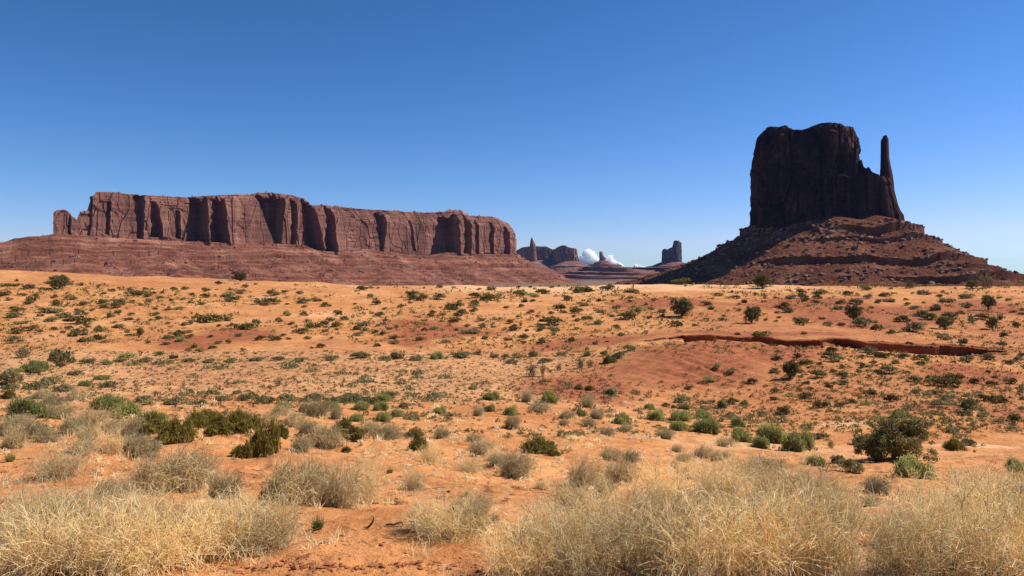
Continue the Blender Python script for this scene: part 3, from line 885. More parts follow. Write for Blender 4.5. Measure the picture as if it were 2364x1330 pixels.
def build_far():
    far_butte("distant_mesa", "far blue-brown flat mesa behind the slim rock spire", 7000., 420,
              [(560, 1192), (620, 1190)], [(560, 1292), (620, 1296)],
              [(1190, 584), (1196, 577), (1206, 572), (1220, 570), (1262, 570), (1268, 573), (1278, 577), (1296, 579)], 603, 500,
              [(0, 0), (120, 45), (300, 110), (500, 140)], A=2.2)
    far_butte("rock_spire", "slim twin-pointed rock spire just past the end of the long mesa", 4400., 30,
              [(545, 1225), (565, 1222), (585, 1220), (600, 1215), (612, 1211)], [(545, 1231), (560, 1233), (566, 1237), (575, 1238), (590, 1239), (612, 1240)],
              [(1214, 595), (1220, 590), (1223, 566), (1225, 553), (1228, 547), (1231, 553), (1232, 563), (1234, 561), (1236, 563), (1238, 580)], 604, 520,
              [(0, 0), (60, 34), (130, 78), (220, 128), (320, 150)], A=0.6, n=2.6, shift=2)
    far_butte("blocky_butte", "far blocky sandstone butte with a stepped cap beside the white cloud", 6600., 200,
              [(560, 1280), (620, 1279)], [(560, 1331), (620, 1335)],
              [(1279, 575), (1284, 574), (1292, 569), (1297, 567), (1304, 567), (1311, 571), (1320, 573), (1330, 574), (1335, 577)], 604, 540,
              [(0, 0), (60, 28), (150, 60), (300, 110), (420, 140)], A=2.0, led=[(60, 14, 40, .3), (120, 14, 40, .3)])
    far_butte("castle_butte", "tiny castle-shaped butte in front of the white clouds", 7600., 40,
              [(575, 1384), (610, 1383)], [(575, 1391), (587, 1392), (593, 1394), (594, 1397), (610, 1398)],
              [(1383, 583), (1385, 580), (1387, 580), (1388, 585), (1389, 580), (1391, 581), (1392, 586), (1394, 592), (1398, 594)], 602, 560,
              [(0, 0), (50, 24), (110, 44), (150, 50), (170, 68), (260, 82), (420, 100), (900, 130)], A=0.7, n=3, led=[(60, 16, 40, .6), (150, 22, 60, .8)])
    far_butte("tower_butte", "shadowed blue butte with a tall square tower beside the dark butte's slope", 5600., 70,
              [(550, 1528), (620, 1528)], [(550, 1571), (560, 1572), (620, 1573)],
              [(1528, 580), (1530, 576), (1536, 574), (1540, 577), (1546, 573), (1552, 571), (1554, 568), (1555, 557), (1560, 555), (1568, 556), (1572, 560), (1573, 570)], 605, 580,
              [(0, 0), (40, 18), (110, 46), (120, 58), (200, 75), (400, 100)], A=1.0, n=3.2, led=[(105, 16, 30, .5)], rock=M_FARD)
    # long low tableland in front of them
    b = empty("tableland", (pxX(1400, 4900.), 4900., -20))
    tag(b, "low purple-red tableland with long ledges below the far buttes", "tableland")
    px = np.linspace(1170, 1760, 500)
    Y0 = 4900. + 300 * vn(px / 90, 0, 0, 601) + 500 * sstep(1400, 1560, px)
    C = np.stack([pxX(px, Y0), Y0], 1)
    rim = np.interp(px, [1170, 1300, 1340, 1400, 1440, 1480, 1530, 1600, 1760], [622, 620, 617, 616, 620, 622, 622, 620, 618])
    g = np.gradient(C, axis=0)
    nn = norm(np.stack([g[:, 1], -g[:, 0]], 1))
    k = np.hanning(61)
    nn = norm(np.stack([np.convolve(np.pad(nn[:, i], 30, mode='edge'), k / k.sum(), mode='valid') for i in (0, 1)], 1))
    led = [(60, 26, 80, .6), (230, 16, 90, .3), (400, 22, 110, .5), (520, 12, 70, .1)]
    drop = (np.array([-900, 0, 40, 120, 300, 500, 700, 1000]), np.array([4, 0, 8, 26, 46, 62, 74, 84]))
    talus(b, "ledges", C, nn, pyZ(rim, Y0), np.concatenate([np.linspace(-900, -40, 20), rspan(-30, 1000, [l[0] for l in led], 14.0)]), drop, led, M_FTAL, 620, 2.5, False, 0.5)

# ------------------------------------------------------------------ clouds
def cloud(px, py, w, h, seed, label, Yc=26000.):
    rng = np.random.default_rng(seed)
    v, f = ico(4)
    mb = MB()
    s = Yc / F
    W, H = w * s / 2, h * s
    n = 26
    for i in range(n):
        a = rng.uniform(-1, 1)
        hh = (1 - abs(a) ** 1.6) * H
        r = rng.uniform(.16, .34) * H * (1.1 - 0.4 * abs(a))
        c = np.array([a * W, rng.uniform(-.4, .4) * W, rng.uniform(0.1, 0.95) * max(hh - r, 0)])
        p = v * r
        d = 1 + 0.17 * fbm(v[:, 0] * 1.7 + i * 7, v[:, 1] * 1.7, v[:, 2] * 1.7, seed, 5, 0.6)
        p = p * d[:, None] + c
        p[:, 2] = np.maximum(p[:, 2], -0.02 * H + 0.03 * H * vn(p[:, 0] / (.1 * H), p[:, 1] / (.1 * H), 0, 3))
        mb.add(p, f)
    o = link("cloud", mb.build("cloud", True), [M_CLOUD], None, (pxX(px, Yc), Yc, pyZ(py, Yc)))
    rm = o.modifiers.new("skin", 'REMESH')
    rm.mode = 'VOXEL'
    rm.voxel_size = H / 64
    rm.use_smooth_shade = True
    tag(o, label, "cloud", "white clouds low over the horizon")

M_CLOUD, _nt, _b = mat("cloud_white", 1.0, 0.0)
_b.inputs["Base Color"].default_value = (0.92, 0.92, 0.93, 1)
_b.inputs["Subsurface Weight"].default_value = 1.0
_b.inputs["Subsurface Radius"].default_value = (1.0, 1.0, 1.0)
_b.inputs["Subsurface Scale"].default_value = 1500.0

# ------------------------------------------------------------------ plants: one prototype mesh per kind and variant
def paths(rng, n, base_r, npts, spread=1.0, lean=0.0, hmin=0.55, hmax=1.05, arch=0.55, wig=0.03, droop=0.0):
    """stems from the foot to points on a unit dome (radius 1, height 1)"""
    ph = rng.uniform(0, 2 * np.pi, n)
    br = base_r * np.sqrt(rng.random(n))
    bp = np.stack([br * np.cos(ph), br * np.sin(ph), np.zeros(n)], 1)
    ph2 = ph + rng.normal(0, 0.5, n)
    ps = np.arcsin(np.clip(rng.random(n) ** 0.6, 0, 1)) * spread
    k = rng.uniform(hmin, hmax, n)
    end = np.stack([np.sin(ps) * np.cos(ph2) * k + lean * k, np.sin(ps) * np.sin(ph2) * k, np.cos(ps) * k * 0.97 + 0.03], 1)
    ctrl = bp + (end - bp) * 0.45
    ctrl[:, 2] += arch * (0.3 + 0.4 * rng.random(n)) * k * np.sin(ps)
    t = np.linspace(0, 1, npts)[None, :, None]
    P = (1 - t) ** 2 * bp[:, None] + 2 * t * (1 - t) * ctrl[:, None] + t * t * end[:, None]
    P = P + wig * np.cumsum(rng.normal(size=P.shape), 1) * t
    if droop:
        P[:, :, 2] -= droop * (t[..., 0] ** 3) * rng.random((n, 1))
    P[:, :, 2] = np.maximum(P[:, :, 2], -0.02)
    return P

def twigs(rng, P, per, npts, length, bend=0.6):
    S, n, _ = P.shape
    S2 = S * per
    i = np.repeat(np.arange(S), per)
    t = rng.uniform(0.25, 0.95, S2) * (n - 1)
    j = np.minimum(t.astype(int), n - 2)
    f = (t - j)[:, None]
    st = P[i, j] * (1 - f) + P[i, j + 1] * f
    tg = norm(P[i, j + 1] - P[i, j])
    d = norm(tg + 0.85 * rng.normal(size=(S2, 3)) + np.array([0, 0, 0.25]))
    l = length * rng.uniform(0.4, 1.3, S2)
    q = np.linspace(0, 1, npts)[None, :, None]
    d2 = norm(rng.normal(size=(S2, 3)))
    Q = st[:, None] + d[:, None] * l[:, None, None] * q + bend * d2[:, None] * l[:, None, None] * q * q * 0.6
    Q[:, :, 2] = np.maximum(Q[:, :, 2], 0.0)
    return Q

def taper(S, n, a, b):
    return np.broadcast_to(np.linspace(a, b, n)[None], (S, n)).copy()

def p_straw(seed, big=True):
    rng = np.random.default_rng(seed)
    mb = MB()
    n = 165 if big else 95
    P = paths(rng, n, 0.6, 10, 1.06, 0.12, 0.22, 1.1, 0.9, 0.03)
    k = n // 14
    tubes(mb, rng, P[:k], taper(k, 10, .0062, .003), 1)
    tubes(mb, rng, P[k:], taper(n - k, 10, .0055, .0028))
    Q = twigs(rng, P, 3, 6, 0.42, 1.2)
    k = len(Q) // 16
    tubes(mb, rng, Q[:k], taper(k, 6, .0036, .0022), 1)
    tubes(mb, rng, Q[k:], taper(len(Q) - k, 6, .0036, .0022))
    Q2 = twigs(rng, Q, 2, 4, 0.16, 0.9)
    ribbons(mb, rng, Q2, taper(len(Q2), 4, .0036, .0024))
    # a few long loose wands
    W = paths(rng, 9, 0.3, 10, 0.8, 0.05, 1.05, 1.3, 0.6, 0.03)
    tubes(mb, rng, W, taper(9, 10, .008, .0035))
    return mb.build("straw_bush")

def p_dead(seed):
    rng = np.random.default_rng(seed)
    mb = MB()
    n = 420
    P = paths(rng, n, 0.62, 7, 1.08, 0.22, 0.25, 1.15, 0.9, 0.022, 0.35)
    ribbons(mb, rng, P, taper(n, 7, .009, .0045))
    Q = twigs(rng, P, 5, 4, 0.26)
    ribbons(mb, rng, Q, taper(len(Q), 4, .0065, .0035))
    return mb.build("dead_bush")

def p_broom(seed, n=1500, w=.012, clumps=7, mi=(0, 1), foot=0.55):
    """dense upright green broom: rabbitbrush and joint-fir"""
    rng = np.random.default_rng(seed)
    mb, st = MB(), MB()
    cc = np.stack([rng.uniform(-foot, foot, clumps), rng.uniform(-foot, foot, clumps), np.zeros(clumps)], 1)
    for c in cc:
        k = n // clumps
        sc = rng.uniform(0.45, 0.62)
        hh = rng.uniform(0.5, 1.0) * (1 - 0.35 * np.hypot(c[0], c[1]))
        P = paths(rng, k, 0.5, 5, 1.0, 0.06, 0.45, 1.1, 0.3, 0.02) * np.array([sc, sc, hh]) + c
        ribbons(mb, rng, P, taper(k, 5, w * 0.8, w * 0.5))
        L = P[:, 3] + rng.normal(0, 0.03, (k, 3))
        leaves(mb, rng, L, 0.05, 0, 3.0, 0.6)
        L = P[:, 4] + rng.normal(0, 0.03, (k, 3))
        leaves(mb, rng, L, 0.05, 0, 3.0, 0.6)
        S = paths(rng, 12, 0.25, 6, 0.9, 0.05, 0.4, 0.9, 0.3, 0.02) * np.array([sc, sc, hh]) + c
        tubes(st, rng, S, taper(12, 6, .014, .006))
    return mb, st

def p_sage(seed, n=1300, size=.085, lobes=11):
    rng = np.random.default_rng(seed)
    mb, st = MB(), MB()
    L = []
    for i in range(lobes):
        a, r = rng.uniform(0, 2 * np.pi), 0.62 * math.sqrt(rng.random())
        L.append((r * math.cos(a), r * math.sin(a), rng.uniform(.25, .62) * (1 - 0.5 * r), rng.uniform(.22, .38)))
    L = np.array(L)
    i = rng.integers(0, lobes, n)
    d = norm(rng.normal(size=(n, 3)))
    d[:, 2] = np.abs(d[:, 2]) * 1.1 - 0.25
    C = L[i, :3] + d * (L[i, 3] * rng.uniform(.6, 1.08, n))[:, None]
    C[:, 2] = np.maximum(C[:, 2], 0.01)
    leaves(mb, rng, C, size, 0, 1.9, 0.5)
    P = paths(rng, 40, 0.3, 5, 1.0, 0, 0.6, 1.0, 0.5, 0.02)
    tubes(st, rng, P, taper(40, 5, .016, .006))
    return mb, st

def p_hill(seed, n=420, size=.15):
    """low spreading desert shrub as seen from a hundred metres"""
    rng = np.random.default_rng(seed)
    mb = MB()
    lobes = 8
    a, r = rng.uniform(0, 2 * np.pi, lobes), 0.66 * np.sqrt(rng.random(lobes))
    L = np.stack([r * np.cos(a), r * np.sin(a), rng.uniform(.15, .55, lobes) * (1 - .4 * r), rng.uniform(.22, .42, lobes)], 1)
    i = rng.integers(0, lobes, n)
    d = norm(rng.normal(size=(n, 3)))
    d[:, 2] = np.abs(d[:, 2]) - 0.2
    C = L[i, :3] + d * (L[i, 3] * rng.uniform(.5, 1.1, n))[:, None]
    C[:, 2] = np.maximum(C[:, 2], 0.0)
    leaves(mb, rng, C, size, 0, 1.5, 0.5)
    P = paths(rng, 26, 0.4, 4, 1.0, 0, 0.7, 1.1, 0.5, 0.02)
    ribbons(mb, rng, P, taper(26, 4, .02, .01), 1)
    return mb.build("desert_shrub")

def p_juniper(seed, n=5200, sparse=False, low=False):
    rng = np.random.default_rng(seed)
    tr, mb = MB(), MB()
    z0 = 0.02 if low else 0.05
    # trunk and limbs, tree of unit height and crown radius ~0.6
    tilt = rng.normal(0, 0.06, 2)
    tp = np.array([[[tilt[0] * t, tilt[1] * t, t * 0.62] for t in np.linspace(-0.06, 1, 7)]])
    tp[:, 1:-1, :2] += rng.normal(0, .012, tp[:, 1:-1, :2].shape)
    tubes(tr, rng, tp, np.linspace(.055, .02, 7)[None], 0, 7)
    ends = []
    nl = 11
    P = np.zeros((nl, 6, 3))
    for i in range(nl):
        a = i * 2.4 + rng.normal(0, .3)
        h0 = rng.uniform(.04, .42)
        reach = rng.uniform(.34, .56) * (1 - 0.35 * (h0 > .3))
        e = np.array([reach * math.cos(a), reach * math.sin(a), min(.92, h0 + rng.uniform(.16, .48))])
        s = np.array([tilt[0] * h0, tilt[1] * h0, h0])
        t = np.linspace(0, 1, 6)[:, None]
        m = (s + e) / 2 + np.array([0, 0, -.04])
        P[i] = (1 - t) ** 2 * s + 2 * t * (1 - t) * m + t * t * e
        ends += [P[i, 5], P[i, 4], P[i, 3]]
    P[:, 1:-1] += rng.normal(0, .012, P[:, 1:-1].shape)
    tubes(tr, rng, P, taper(nl, 6, .026, .008), 0, 5)
    Q = twigs(rng, P, 9, 4, .2)
    tubes(tr, rng, Q, taper(len(Q), 4, .009, .004), 0, 3)
    # foliage clumps fill a rounded, ragged crown that reaches close to the ground
    nc = 120 if not sparse else 62
    d = norm(rng.normal(size=(nc, 3)))
    rr = rng.uniform(.35, 1.0, nc) ** 0.6
    lump = 0.78 + 0.42 * vn(d[:, 0] * 1.8 + seed, d[:, 1] * 1.8, d[:, 2] * 1.8, seed)
    cl = d * (rr * lump)[:, None] * np.array([.54, .50, .46]) + np.array([tilt[0] * .5, tilt[1] * .5, .46])
    cl = np.concatenate([cl, np.array(ends)[::2] * np.array([1, 1, .9])])
    if low:
        a = rng.uniform(0, 2 * np.pi, 90)
        q = rng.uniform(.3, .54, 90)
        cl = np.concatenate([cl, np.stack([q * np.cos(a), q * np.sin(a), rng.uniform(.05, .5, 90)], 1)])
    cl[:, 2] = np.clip(cl[:, 2], z0 + .03, 0.95)
    rad = rng.uniform(.05, .115, len(cl)) * (0.85 if n > 8000 else 1)
    i = rng.integers(0, len(cl), n)
    d = norm(rng.normal(size=(n, 3)))
    C = cl[i] + d * (rad[i] * rng.uniform(.3, 1.1, n))[:, None]
    C[:, 2] = np.maximum(C[:, 2], 0.02)
    leaves(mb, rng, C, .0185 if n > 8000 else .030, 0, 1.9, 0.5)
    return tr.build("trunk", True), mb.build("crown")

def p_twig(seed):
    rng = np.random.default_rng(seed)
    mb = MB()
    P = paths(rng, 46, 0.4, 8, 0.85, 0.0, 0.5, 1.05, 0.3, 0.03)
    tubes(mb, rng, P, taper(46, 8, .012, .006))
    Q = twigs(rng, P, 6, 4, 0.30)
    ribbons(mb, rng, Q, taper(len(Q), 4, .008, .005))
    i = rng.integers(0, len(Q), 420)
    leaves(mb, rng, Q[i, 2], .05, 1, 2.0)
    return mb.build("twig_bush")

def p_tuft(seed):
    rng = np.random.default_rng(seed)
    mb = MB()
    P = paths(rng, 240, 0.35, 6, 0.95, 0.1, 0.5, 1.1, 0.4, 0.015)
    ribbons(mb, rng, P, np.linspace(.022, .004, 6)[None].repeat(240, 0))
    return mb.build("grass_tuft")

def merged(name, mb, st):
    m = MB()
    for k, src in ((0, mb), (1, st)):
        base = m.n
        for v in src.v:
            m.v.append(v)
        for q in (3, 4):
            for fc in src.f[q]:
                m.f[q].append(fc + base)
                m.m[q].append(np.full(len(fc), k))
        m.n += src.n
    return m.build(name)

# ------------------------------------------------------------------ what grows where: kind, photo column and row of the foot, width, height
# T straw bush, D dead grey bush, G green bush, O olive broom shrub, S grey-green sage, H low hill shrub (h olive, s grey, g green), J juniper, B bare twigs, A grass tuft
PL = """
J 130 668 62 36; J 551 650 40 25; J 321 776 22 22; J 1577 733 66 50; J 1738 748 50 46; J 1975 740 46 42; J 2188 762 52 36; J 2295 762 34 34; J 2287 718 42 46; J 1828 877 52 48
J 1765 668 52 38; J 2248 668 36 22; J 2246 952 50 34; J 2086 1063 168 118; J 2028 1068 60 52
B 2285 666 56 36; B 2105 666 46 22; B 1228 872 40 36; B 1253 871 18 36; B 1290 856 22 20; B 1340 851 32 28; B 1363 850 24 24; B 47 828 60 26; B 1920 1037 26 20; B 640 893 26 24; B 1767 690 20 14
S 130 846 76 58; G 70 860 64 30; S 15 890 64 44; S 112 886 54 20; S 100 898 42 22; G 190 892 36 16; G 233 878 36 14; S 245 895 52 20; S 149 900 26 14
S 20 868 60 24; S 170 868 40 16; S 508 926 36 16; S 545 911 28 12; O 582 918 30 14; S 617 931 46 18; S 704 929 36 16; S 785 930 46 20; G 658 943 32 16; G 820 974 42 22
G 55 968 90 60; O 15 922 38 26; D 85 922 54 24; D 165 926 64 28; G 235 948 76 44; G 285 965 76 42; G 345 985 70 44
D 115 966 96 44; D 20 1036 70 52; D 95 1022 76 46; D 40 985 60 30; T 195 1024 80 48; T 250 1052 80 58; D 305 1008 86 50; D 325 1058 96 46
O 345 1000 84 58; O 395 1025 90 66; O 440 988 74 50; O 500 1003 80 54; O 545 985 64 48; O 610 1056 86 104; O 555 1058 60 46; O 575 1000 70 54; O 470 970 60 34; O 645 1010 40 40
D 640 960 60 30; D 720 962 84 48; D 745 1034 104 58; O 795 1018 76 60; O 820 1012 40 34; D 885 1016 96 46; O 970 1043 58 54; D 1018 1012 46 30; O 955 1010 50 26; D 690 1045 60 44
G 878 948 40 22; G 885 927 42 22; S 800 932 36 18; S 832 932 40 20; S 930 945 30 22; G 882 972 42 26; G 915 963 36 22; D 772 968 36 32; G 1015 956 34 18; G 1135 925 42 24; S 1000 920 42 16; G 1091 900 20 12
D 1102 961 34 28; G 1133 951 32 20; D 1181 991 48 36; G 1180 960 34 26; G 1265 931 42 34; D 1245 952 64 30; D 1215 930 34 34; D 1357 942 42 36; D 1378 967 46 28; G 1340 961 28 20; D 1308 967 46 20; D 1360 987 38 24; D 1300 982 30 16
G 1437 980 40 30; D 1447 996 38 20; D 1400 1009 44 28; D 1411 913 32 20; O 1340 900 26 14; O 1362 902 24 14; G 1521 972 46 32; G 1500 946 28 18; G 1572 972 58 30; G 1620 967 44 24; G 1638 1002 64 44; G 1570 995 44 30; D 1535 1014 52 28
G 1583 946 30 16; G 1669 943 24 24; G 1707 987 34 28; G 1788 1024 74 58; G 1852 1040 76 54; G 1763 1036 46 34; G 1708 1020 52 38; D 1675 1032 56 28; D 1625 1057 58 32; D 1665 1063 52 26; D 1563 1044 34 20; D 1580 1067 44 24; D 1557 1082 26 18
O 1240 1046 102 40; O 1278 1053 38 18; D 1105 1052 82 44; D 1090 1022 46 26; D 1185 1108 84 64; D 1150 1075 54 30; T 1140 1065 54 30; D 1410 1062 58 28; D 1455 1070 46 28; D 1350 1122 88 60; D 1430 1114 78 56; D 1395 1150 60 46; D 1230 1012 30 16
T 1080 1092 70 34; T 990 1072 70 50; T 1225 1080 50 24; T 1250 1130 44 24
G 2118 1106 98 58; O 2205 1038 54 32; G 2075 966 32 22; D 2030 1142 68 44; D 2015 1168 44 26; S 1970 1093 84 42; G 1890 1077 48 32; G 2350 1088 60 34; S 1940 1070 40 24; D 1770 1092 90 36; S 1900 1015 40 18; G 1990 1030 40 26; S 2240 1030 40 22
T 120 1112 160 78; D 330 1144 116 88; D 400 1134 136 100; D 235 1152 110 50; D 505 1152 80 64; D 450 1120 80 60; D 650 1168 136 114; D 772 1172 110 98; D 710 1150 90 90; S 615 1168 80 48; T 835 1164 116 96; T 955 1132 80 54; O 795 1045 30 20
D 30 945 60 30; D 110 937 70 30; D 200 988 90 46; D 255 1003 72 42; D 8 1006 60 40; D 62 1012 92 42; D 150 1007 72 42; D 300 1042 82 44; D 175 1052 80 40; D 672 987 72 38; D 704 1003 62 38; D 612 986 52 40; D 852 1002 52 32; D 560 970 50 26
S 560 926 42 20; S 602 932 50 22; S 662 927 50 22; S 722 927 60 24; S 762 934 50 22; S 808 927 62 26; S 852 934 50 24; S 902 917 42 20; G 832 948 42 24; G 764 950 46 26; G 703 954 42 24; G 645 947 32 20; S 20 905 50 24; S 75 900 60 26; S 140 905 60 24; S 330 930 50 22; S 400 935 54 22; S 460 940 50 22
S 200 839 44 13; S 242 843 40 12; S 275 837 36 12; S 332 837 52 14; S 382 839 40 12; S 432 837 46 13; S 482 839 40 13; S 532 837 44 13; S 592 835 46 13; S 642 833 42 12; S 692 835 46 13; S 762 833 50 14; S 886 833 40 13; S 962 833 44 14; S 1180 840 40 13; S 1260 838 40 13
A 730 1226 48 38; A 20 1067 34 26; A 1142 1207 28 24; A 1075 1150 20 14; A 900 1095 22 14; A 690 1010 20 12
T 60 1345 280 210; T 200 1335 260 215; T 350 1330 250 190; T 480 1300 220 170; T 590 1280 190 140; T 645 1250 110 100; T 40 1260 220 140; T 190 1240 220 120; T 330 1235 200 110; T 460 1225 170 90; T 120 1210 200 80; T 560 1210 120 70; T -60 1320 200 190
T 1025 1252 184 120; T 1100 1235 110 90; T 1110 1185 62 42; T 960 1230 80 70; D 1060 1180 50 30
T 1215 1345 220 175; T 1330 1345 250 230; T 1480 1345 270 250; T 1640 1350 280 250; T 1790 1350 280 250; T 1920 1345 220 220; T 1260 1260 200 120; T 1400 1250 220 150; T 1560 1245 240 170; T 1720 1240 240 170; T 1860 1235 220 150; T 1960 1230 130 110
T 1550 1165 190 90; T 1680 1150 200 90; T 1810 1155 200 90; T 1910 1160 150 80; T 1320 1180 150 60; T 1440 1170 120 44; T 1600 1105 120 40; T 1740 1105 130 46
T 2110 1350 220 210; T 2230 1355 280 250; T 2370 1350 260 260; T 2080 1260 130 110; T 2190 1245 220 140; T 2330 1240 230 150; T 2150 1170 140 60; T 2280 1165 190 80; T 2390 1160 150 80; T 2440 1280 200 200
h 18 663 40 10; h 69 669 34 12; h 8 684 26 14; s 52 684 18 8; h 71 698 24 18; h 64 704 20 10; s 157 693 27 14; h 133 706 28 16; h 181 706 30 12; h 29 720 36 13; s 102 724 60 13; s 20 734 44 12; s 88 732 18 8; s 117 743 30 14; h 178 749 68 22; s 186 728 30 14; s 37 750 21 9; s 57 747 12 7
h 32 772 31 16; h 71 764 34 13; s 89 768 18 8; s 155 761 20 10; h 178 778 38 19; h 198 790 34 14; h 230 784 34 14; s 225 766 28 12; s 274 758 24 12; h 235 702 23 13; s 267 700 30 14; h 266 712 30 17; h 310 684 38 16; h 332 687 26 12; s 340 698 20 10; h 258 674 16 8; h 256 734 25 14; s 299 729 18 8; h 291 741 24 8; s 364 738 19 8
s 411 716 28 8; h 386 717 15 6; h 357 716 14 6; s 421 694 14 7; s 365 690 20 7; h 462 704 20 7; s 526 687 30 14; s 529 697 36 14; h 609 705 62 18; h 480 744 70 25; s 521 742 18 11; s 426 753 15 10; s 440 750 14 12; h 557 760 56 18; s 592 748 24 12; h 626 684 27 18; h 656 676 14 8; s 700 701 31 14; h 727 697 26 9; s 660 730 17 15; h 702 730 20 13; h 778 724 19 9; h 721 758 38 15
h 773 753 19 12; s 749 750 20 12; s 641 744 17 13; h 690 771 38 14; h 629 787 33 14; h 408 778 28 16; g 412 790 28 13; h 442 804 22 12; s 435 810 15 8; g 460 814 22 11; h 487 806 22 10; h 377 797 24 9; g 291 827 40 16; g 362 822 28 12; h 398 829 22 12; s 527 794 14 12; h 558 811 13 8; s 738 803 22 12
h 950 682 26 14; s 949 693 28 14; h 974 696 28 19; s 1011 693 32 17; s 856 687 18 9; s 796 740 20 11; h 773 756 20 12; s 747 750 20 11; h 827 762 24 12; s 845 765 15 9; h 864 770 15 10; h 778 726 18 9; s 874 731 24 13; g 1003 762 24 12; h 981 765 15 9; h 969 787 20 10; h 1052 745 28 14; s 1113 757 16 11; s 1113 742 16 10
s 1086 772 44 13; h 1120 784 16 9; s 1027 793 18 10; h 1172 787 20 9; h 1187 763 25 10; s 1244 766 17 9; h 1275 750 56 20; h 1248 762 22 14; h 1208 699 20 10; h 1096 689 34 14; h 1135 694 54 20; h 1093 702 20 11; h 1048 716 40 20; s 1092 720 22 10; g 1199 685 34 18; g 1231 687 28 13; h 1255 679 33 14; h 1338 676 58 18; h 1407 671 34 15
h 1309 695 24 14; h 1289 714 29 12; h 1329 724 32 16; h 1299 724 18 9; s 1346 708 26 12; s 1383 723 22 11; s 1427 714 18 11; h 1455 739 48 20; g 1471 720 40 14; g 1383 750 20 12; s 1461 677 30 12; s 921 828 40 20; S 830 828 62 18; G 1008 830 34 20; S 1066 828 64 18; s 1104 820 16 12; s 1140 827 20 13; s 1165 830 22 14; s 1193 827 26 13; S 1230 825 30 16; s 1299 821 26 10; G 1357 823 20 16; O 1403 840 42 26; S 1430 828 42 20; S 1454 811 36 18; S 1395 822 24 14
h 1580 657 44 17; s 2000 670 28 15; h 1561 754 30 17; h 1669 741 18 8; s 1916 753 22 11; h 1850 743 30 13; s 1992 754 46 24; s 2112 768 52 28; s 2183 786 32 18; h 1808 713 30 18; h 1985 703 34 14; h 1765 792 42 16; s 2008 815 34 16; h 2040 828 44 17; h 2085 829 34 13; h 2134 833 38 15; h 1926 827 38 16; h 1922 813 28 14; h 1793 833 25 12
s 2077 841 26 11; g 1693 864 23 10; g 1657 853 22 11; g 1638 884 28 16; h 1738 886 26 15; h 2187 895 66 24; h 2167 911 42 12; h 2008 910 34 13; h 2060 928 34 22; s 1951 876 22 10; g 2000 936 22 12; h 2293 890 28 13; h 2342 888 28 15; h 2284 927 30 15; h 2350 974 30 17; h 2307 930 40 20; s 1793 906 20 11; g 1824 917 22 10; h 1785 925 20 9; h 1592 901 20 9
s 1413 912 26 18; h 1702 774 14 7; s 1858 773 14 9; h 2030 762 28 16; s 2060 772 20 14; s 2230 795 22 16; s 2320 800 28 14; s 2240 836 34 16; s 2290 833 30 18; h 2331 842 22 14; s 2356 834 20 14; h 2318 780 20 14; h 2350 756 18 14; s 2308 738 22 12; s 2245 745 22 12; h 2164 720 26 14; s 2115 715 24 10; s 2060 700 30 12; s 1940 716 24 12; s 1885 700 22 10; h 1717 700 18 10; s 1640 716 20 10; h 1632 706 24 12; s 2190 700 34 14; s 2240 690 30 14; s 2140 682 34 13; h 2050 686 28 12; h 1960 682 24 12; s 1900 680 34 12; s 1830 690 26 12; s 1700 690 28 9; s 1660 684 26 8
"""

PLANTS = []
for row in PL.strip().split("\n"):
    for it in row.split(";"):
        k, *v = it.split()
        PLANTS.append((k, *map(float, v)))
rs_ = np.random.default_rng(4)
taken = [(p[1], p[2], p[3]) for p in PLANTS]
tries = 0
while tries < 4000 and sum(1 for p in PLANTS if p[0] in "hsg") < 295:   # smaller shrubs between the ones noted above
    tries += 1
    px = rs_.uniform(-40, 2400)
    py = 668 + 140 * rs_.random() ** 1.2 - (18 if px < 600 else 0)
    if px > 1480:
        py = rs_.uniform(668, 930)
        if 1480 < px < 1780 and 765 < py < 930 or 755 < py < 812:
            continue
    w = rs_.uniform(9, 17) + 9 * rs_.random() ** 3
    if float(fbm(px / 85, py / 22, 0, 555, 2)) + rs_.uniform(-.35, .35) < 0.0:
        continue
    if any(abs(px - a) < (b2 + w) * .55 and abs(py - b) < 9 for a, b, b2 in taken):
        continue
    taken.append((px, py, w))
    PLANTS.append((rs_.choice(["h", "s", "s", "g"], p=[.5, .22, .2, .08]), px, py, w, w * rs_.uniform(.42, .6)))

tries = 0
while tries < 3000 and sum(1 for p in PLANTS if p[0] == "q") < 190:
    tries += 1
    px = rs_.uniform(1480, 2420) if rs_.random() < .62 else rs_.uniform(-40, 1500)
    py = rs_.uniform(672, 960) if px > 1500 else rs_.uniform(664, 800)
    if px > 1300 and (1400 < px < 1790 and 765 < py < 930 or 752 < py < 818):
        continue
    w = (12 + 26 * rs_.random() ** 1.8) * (0.75 if py < 720 else 1)
    if float(fbm(px / 95, py / 26, 0, 556, 2)) + rs_.uniform(-.3, .3) < 0.0:
        continue
    if any(abs(px - a) < (b2 + w) * .5 and abs(py - b) < 7 for a, b, b2 in taken):
        continue
    taken.append((px, py, w))
    PLANTS.append(("q", px, py, w, w * rs_.uniform(.42, .62)))

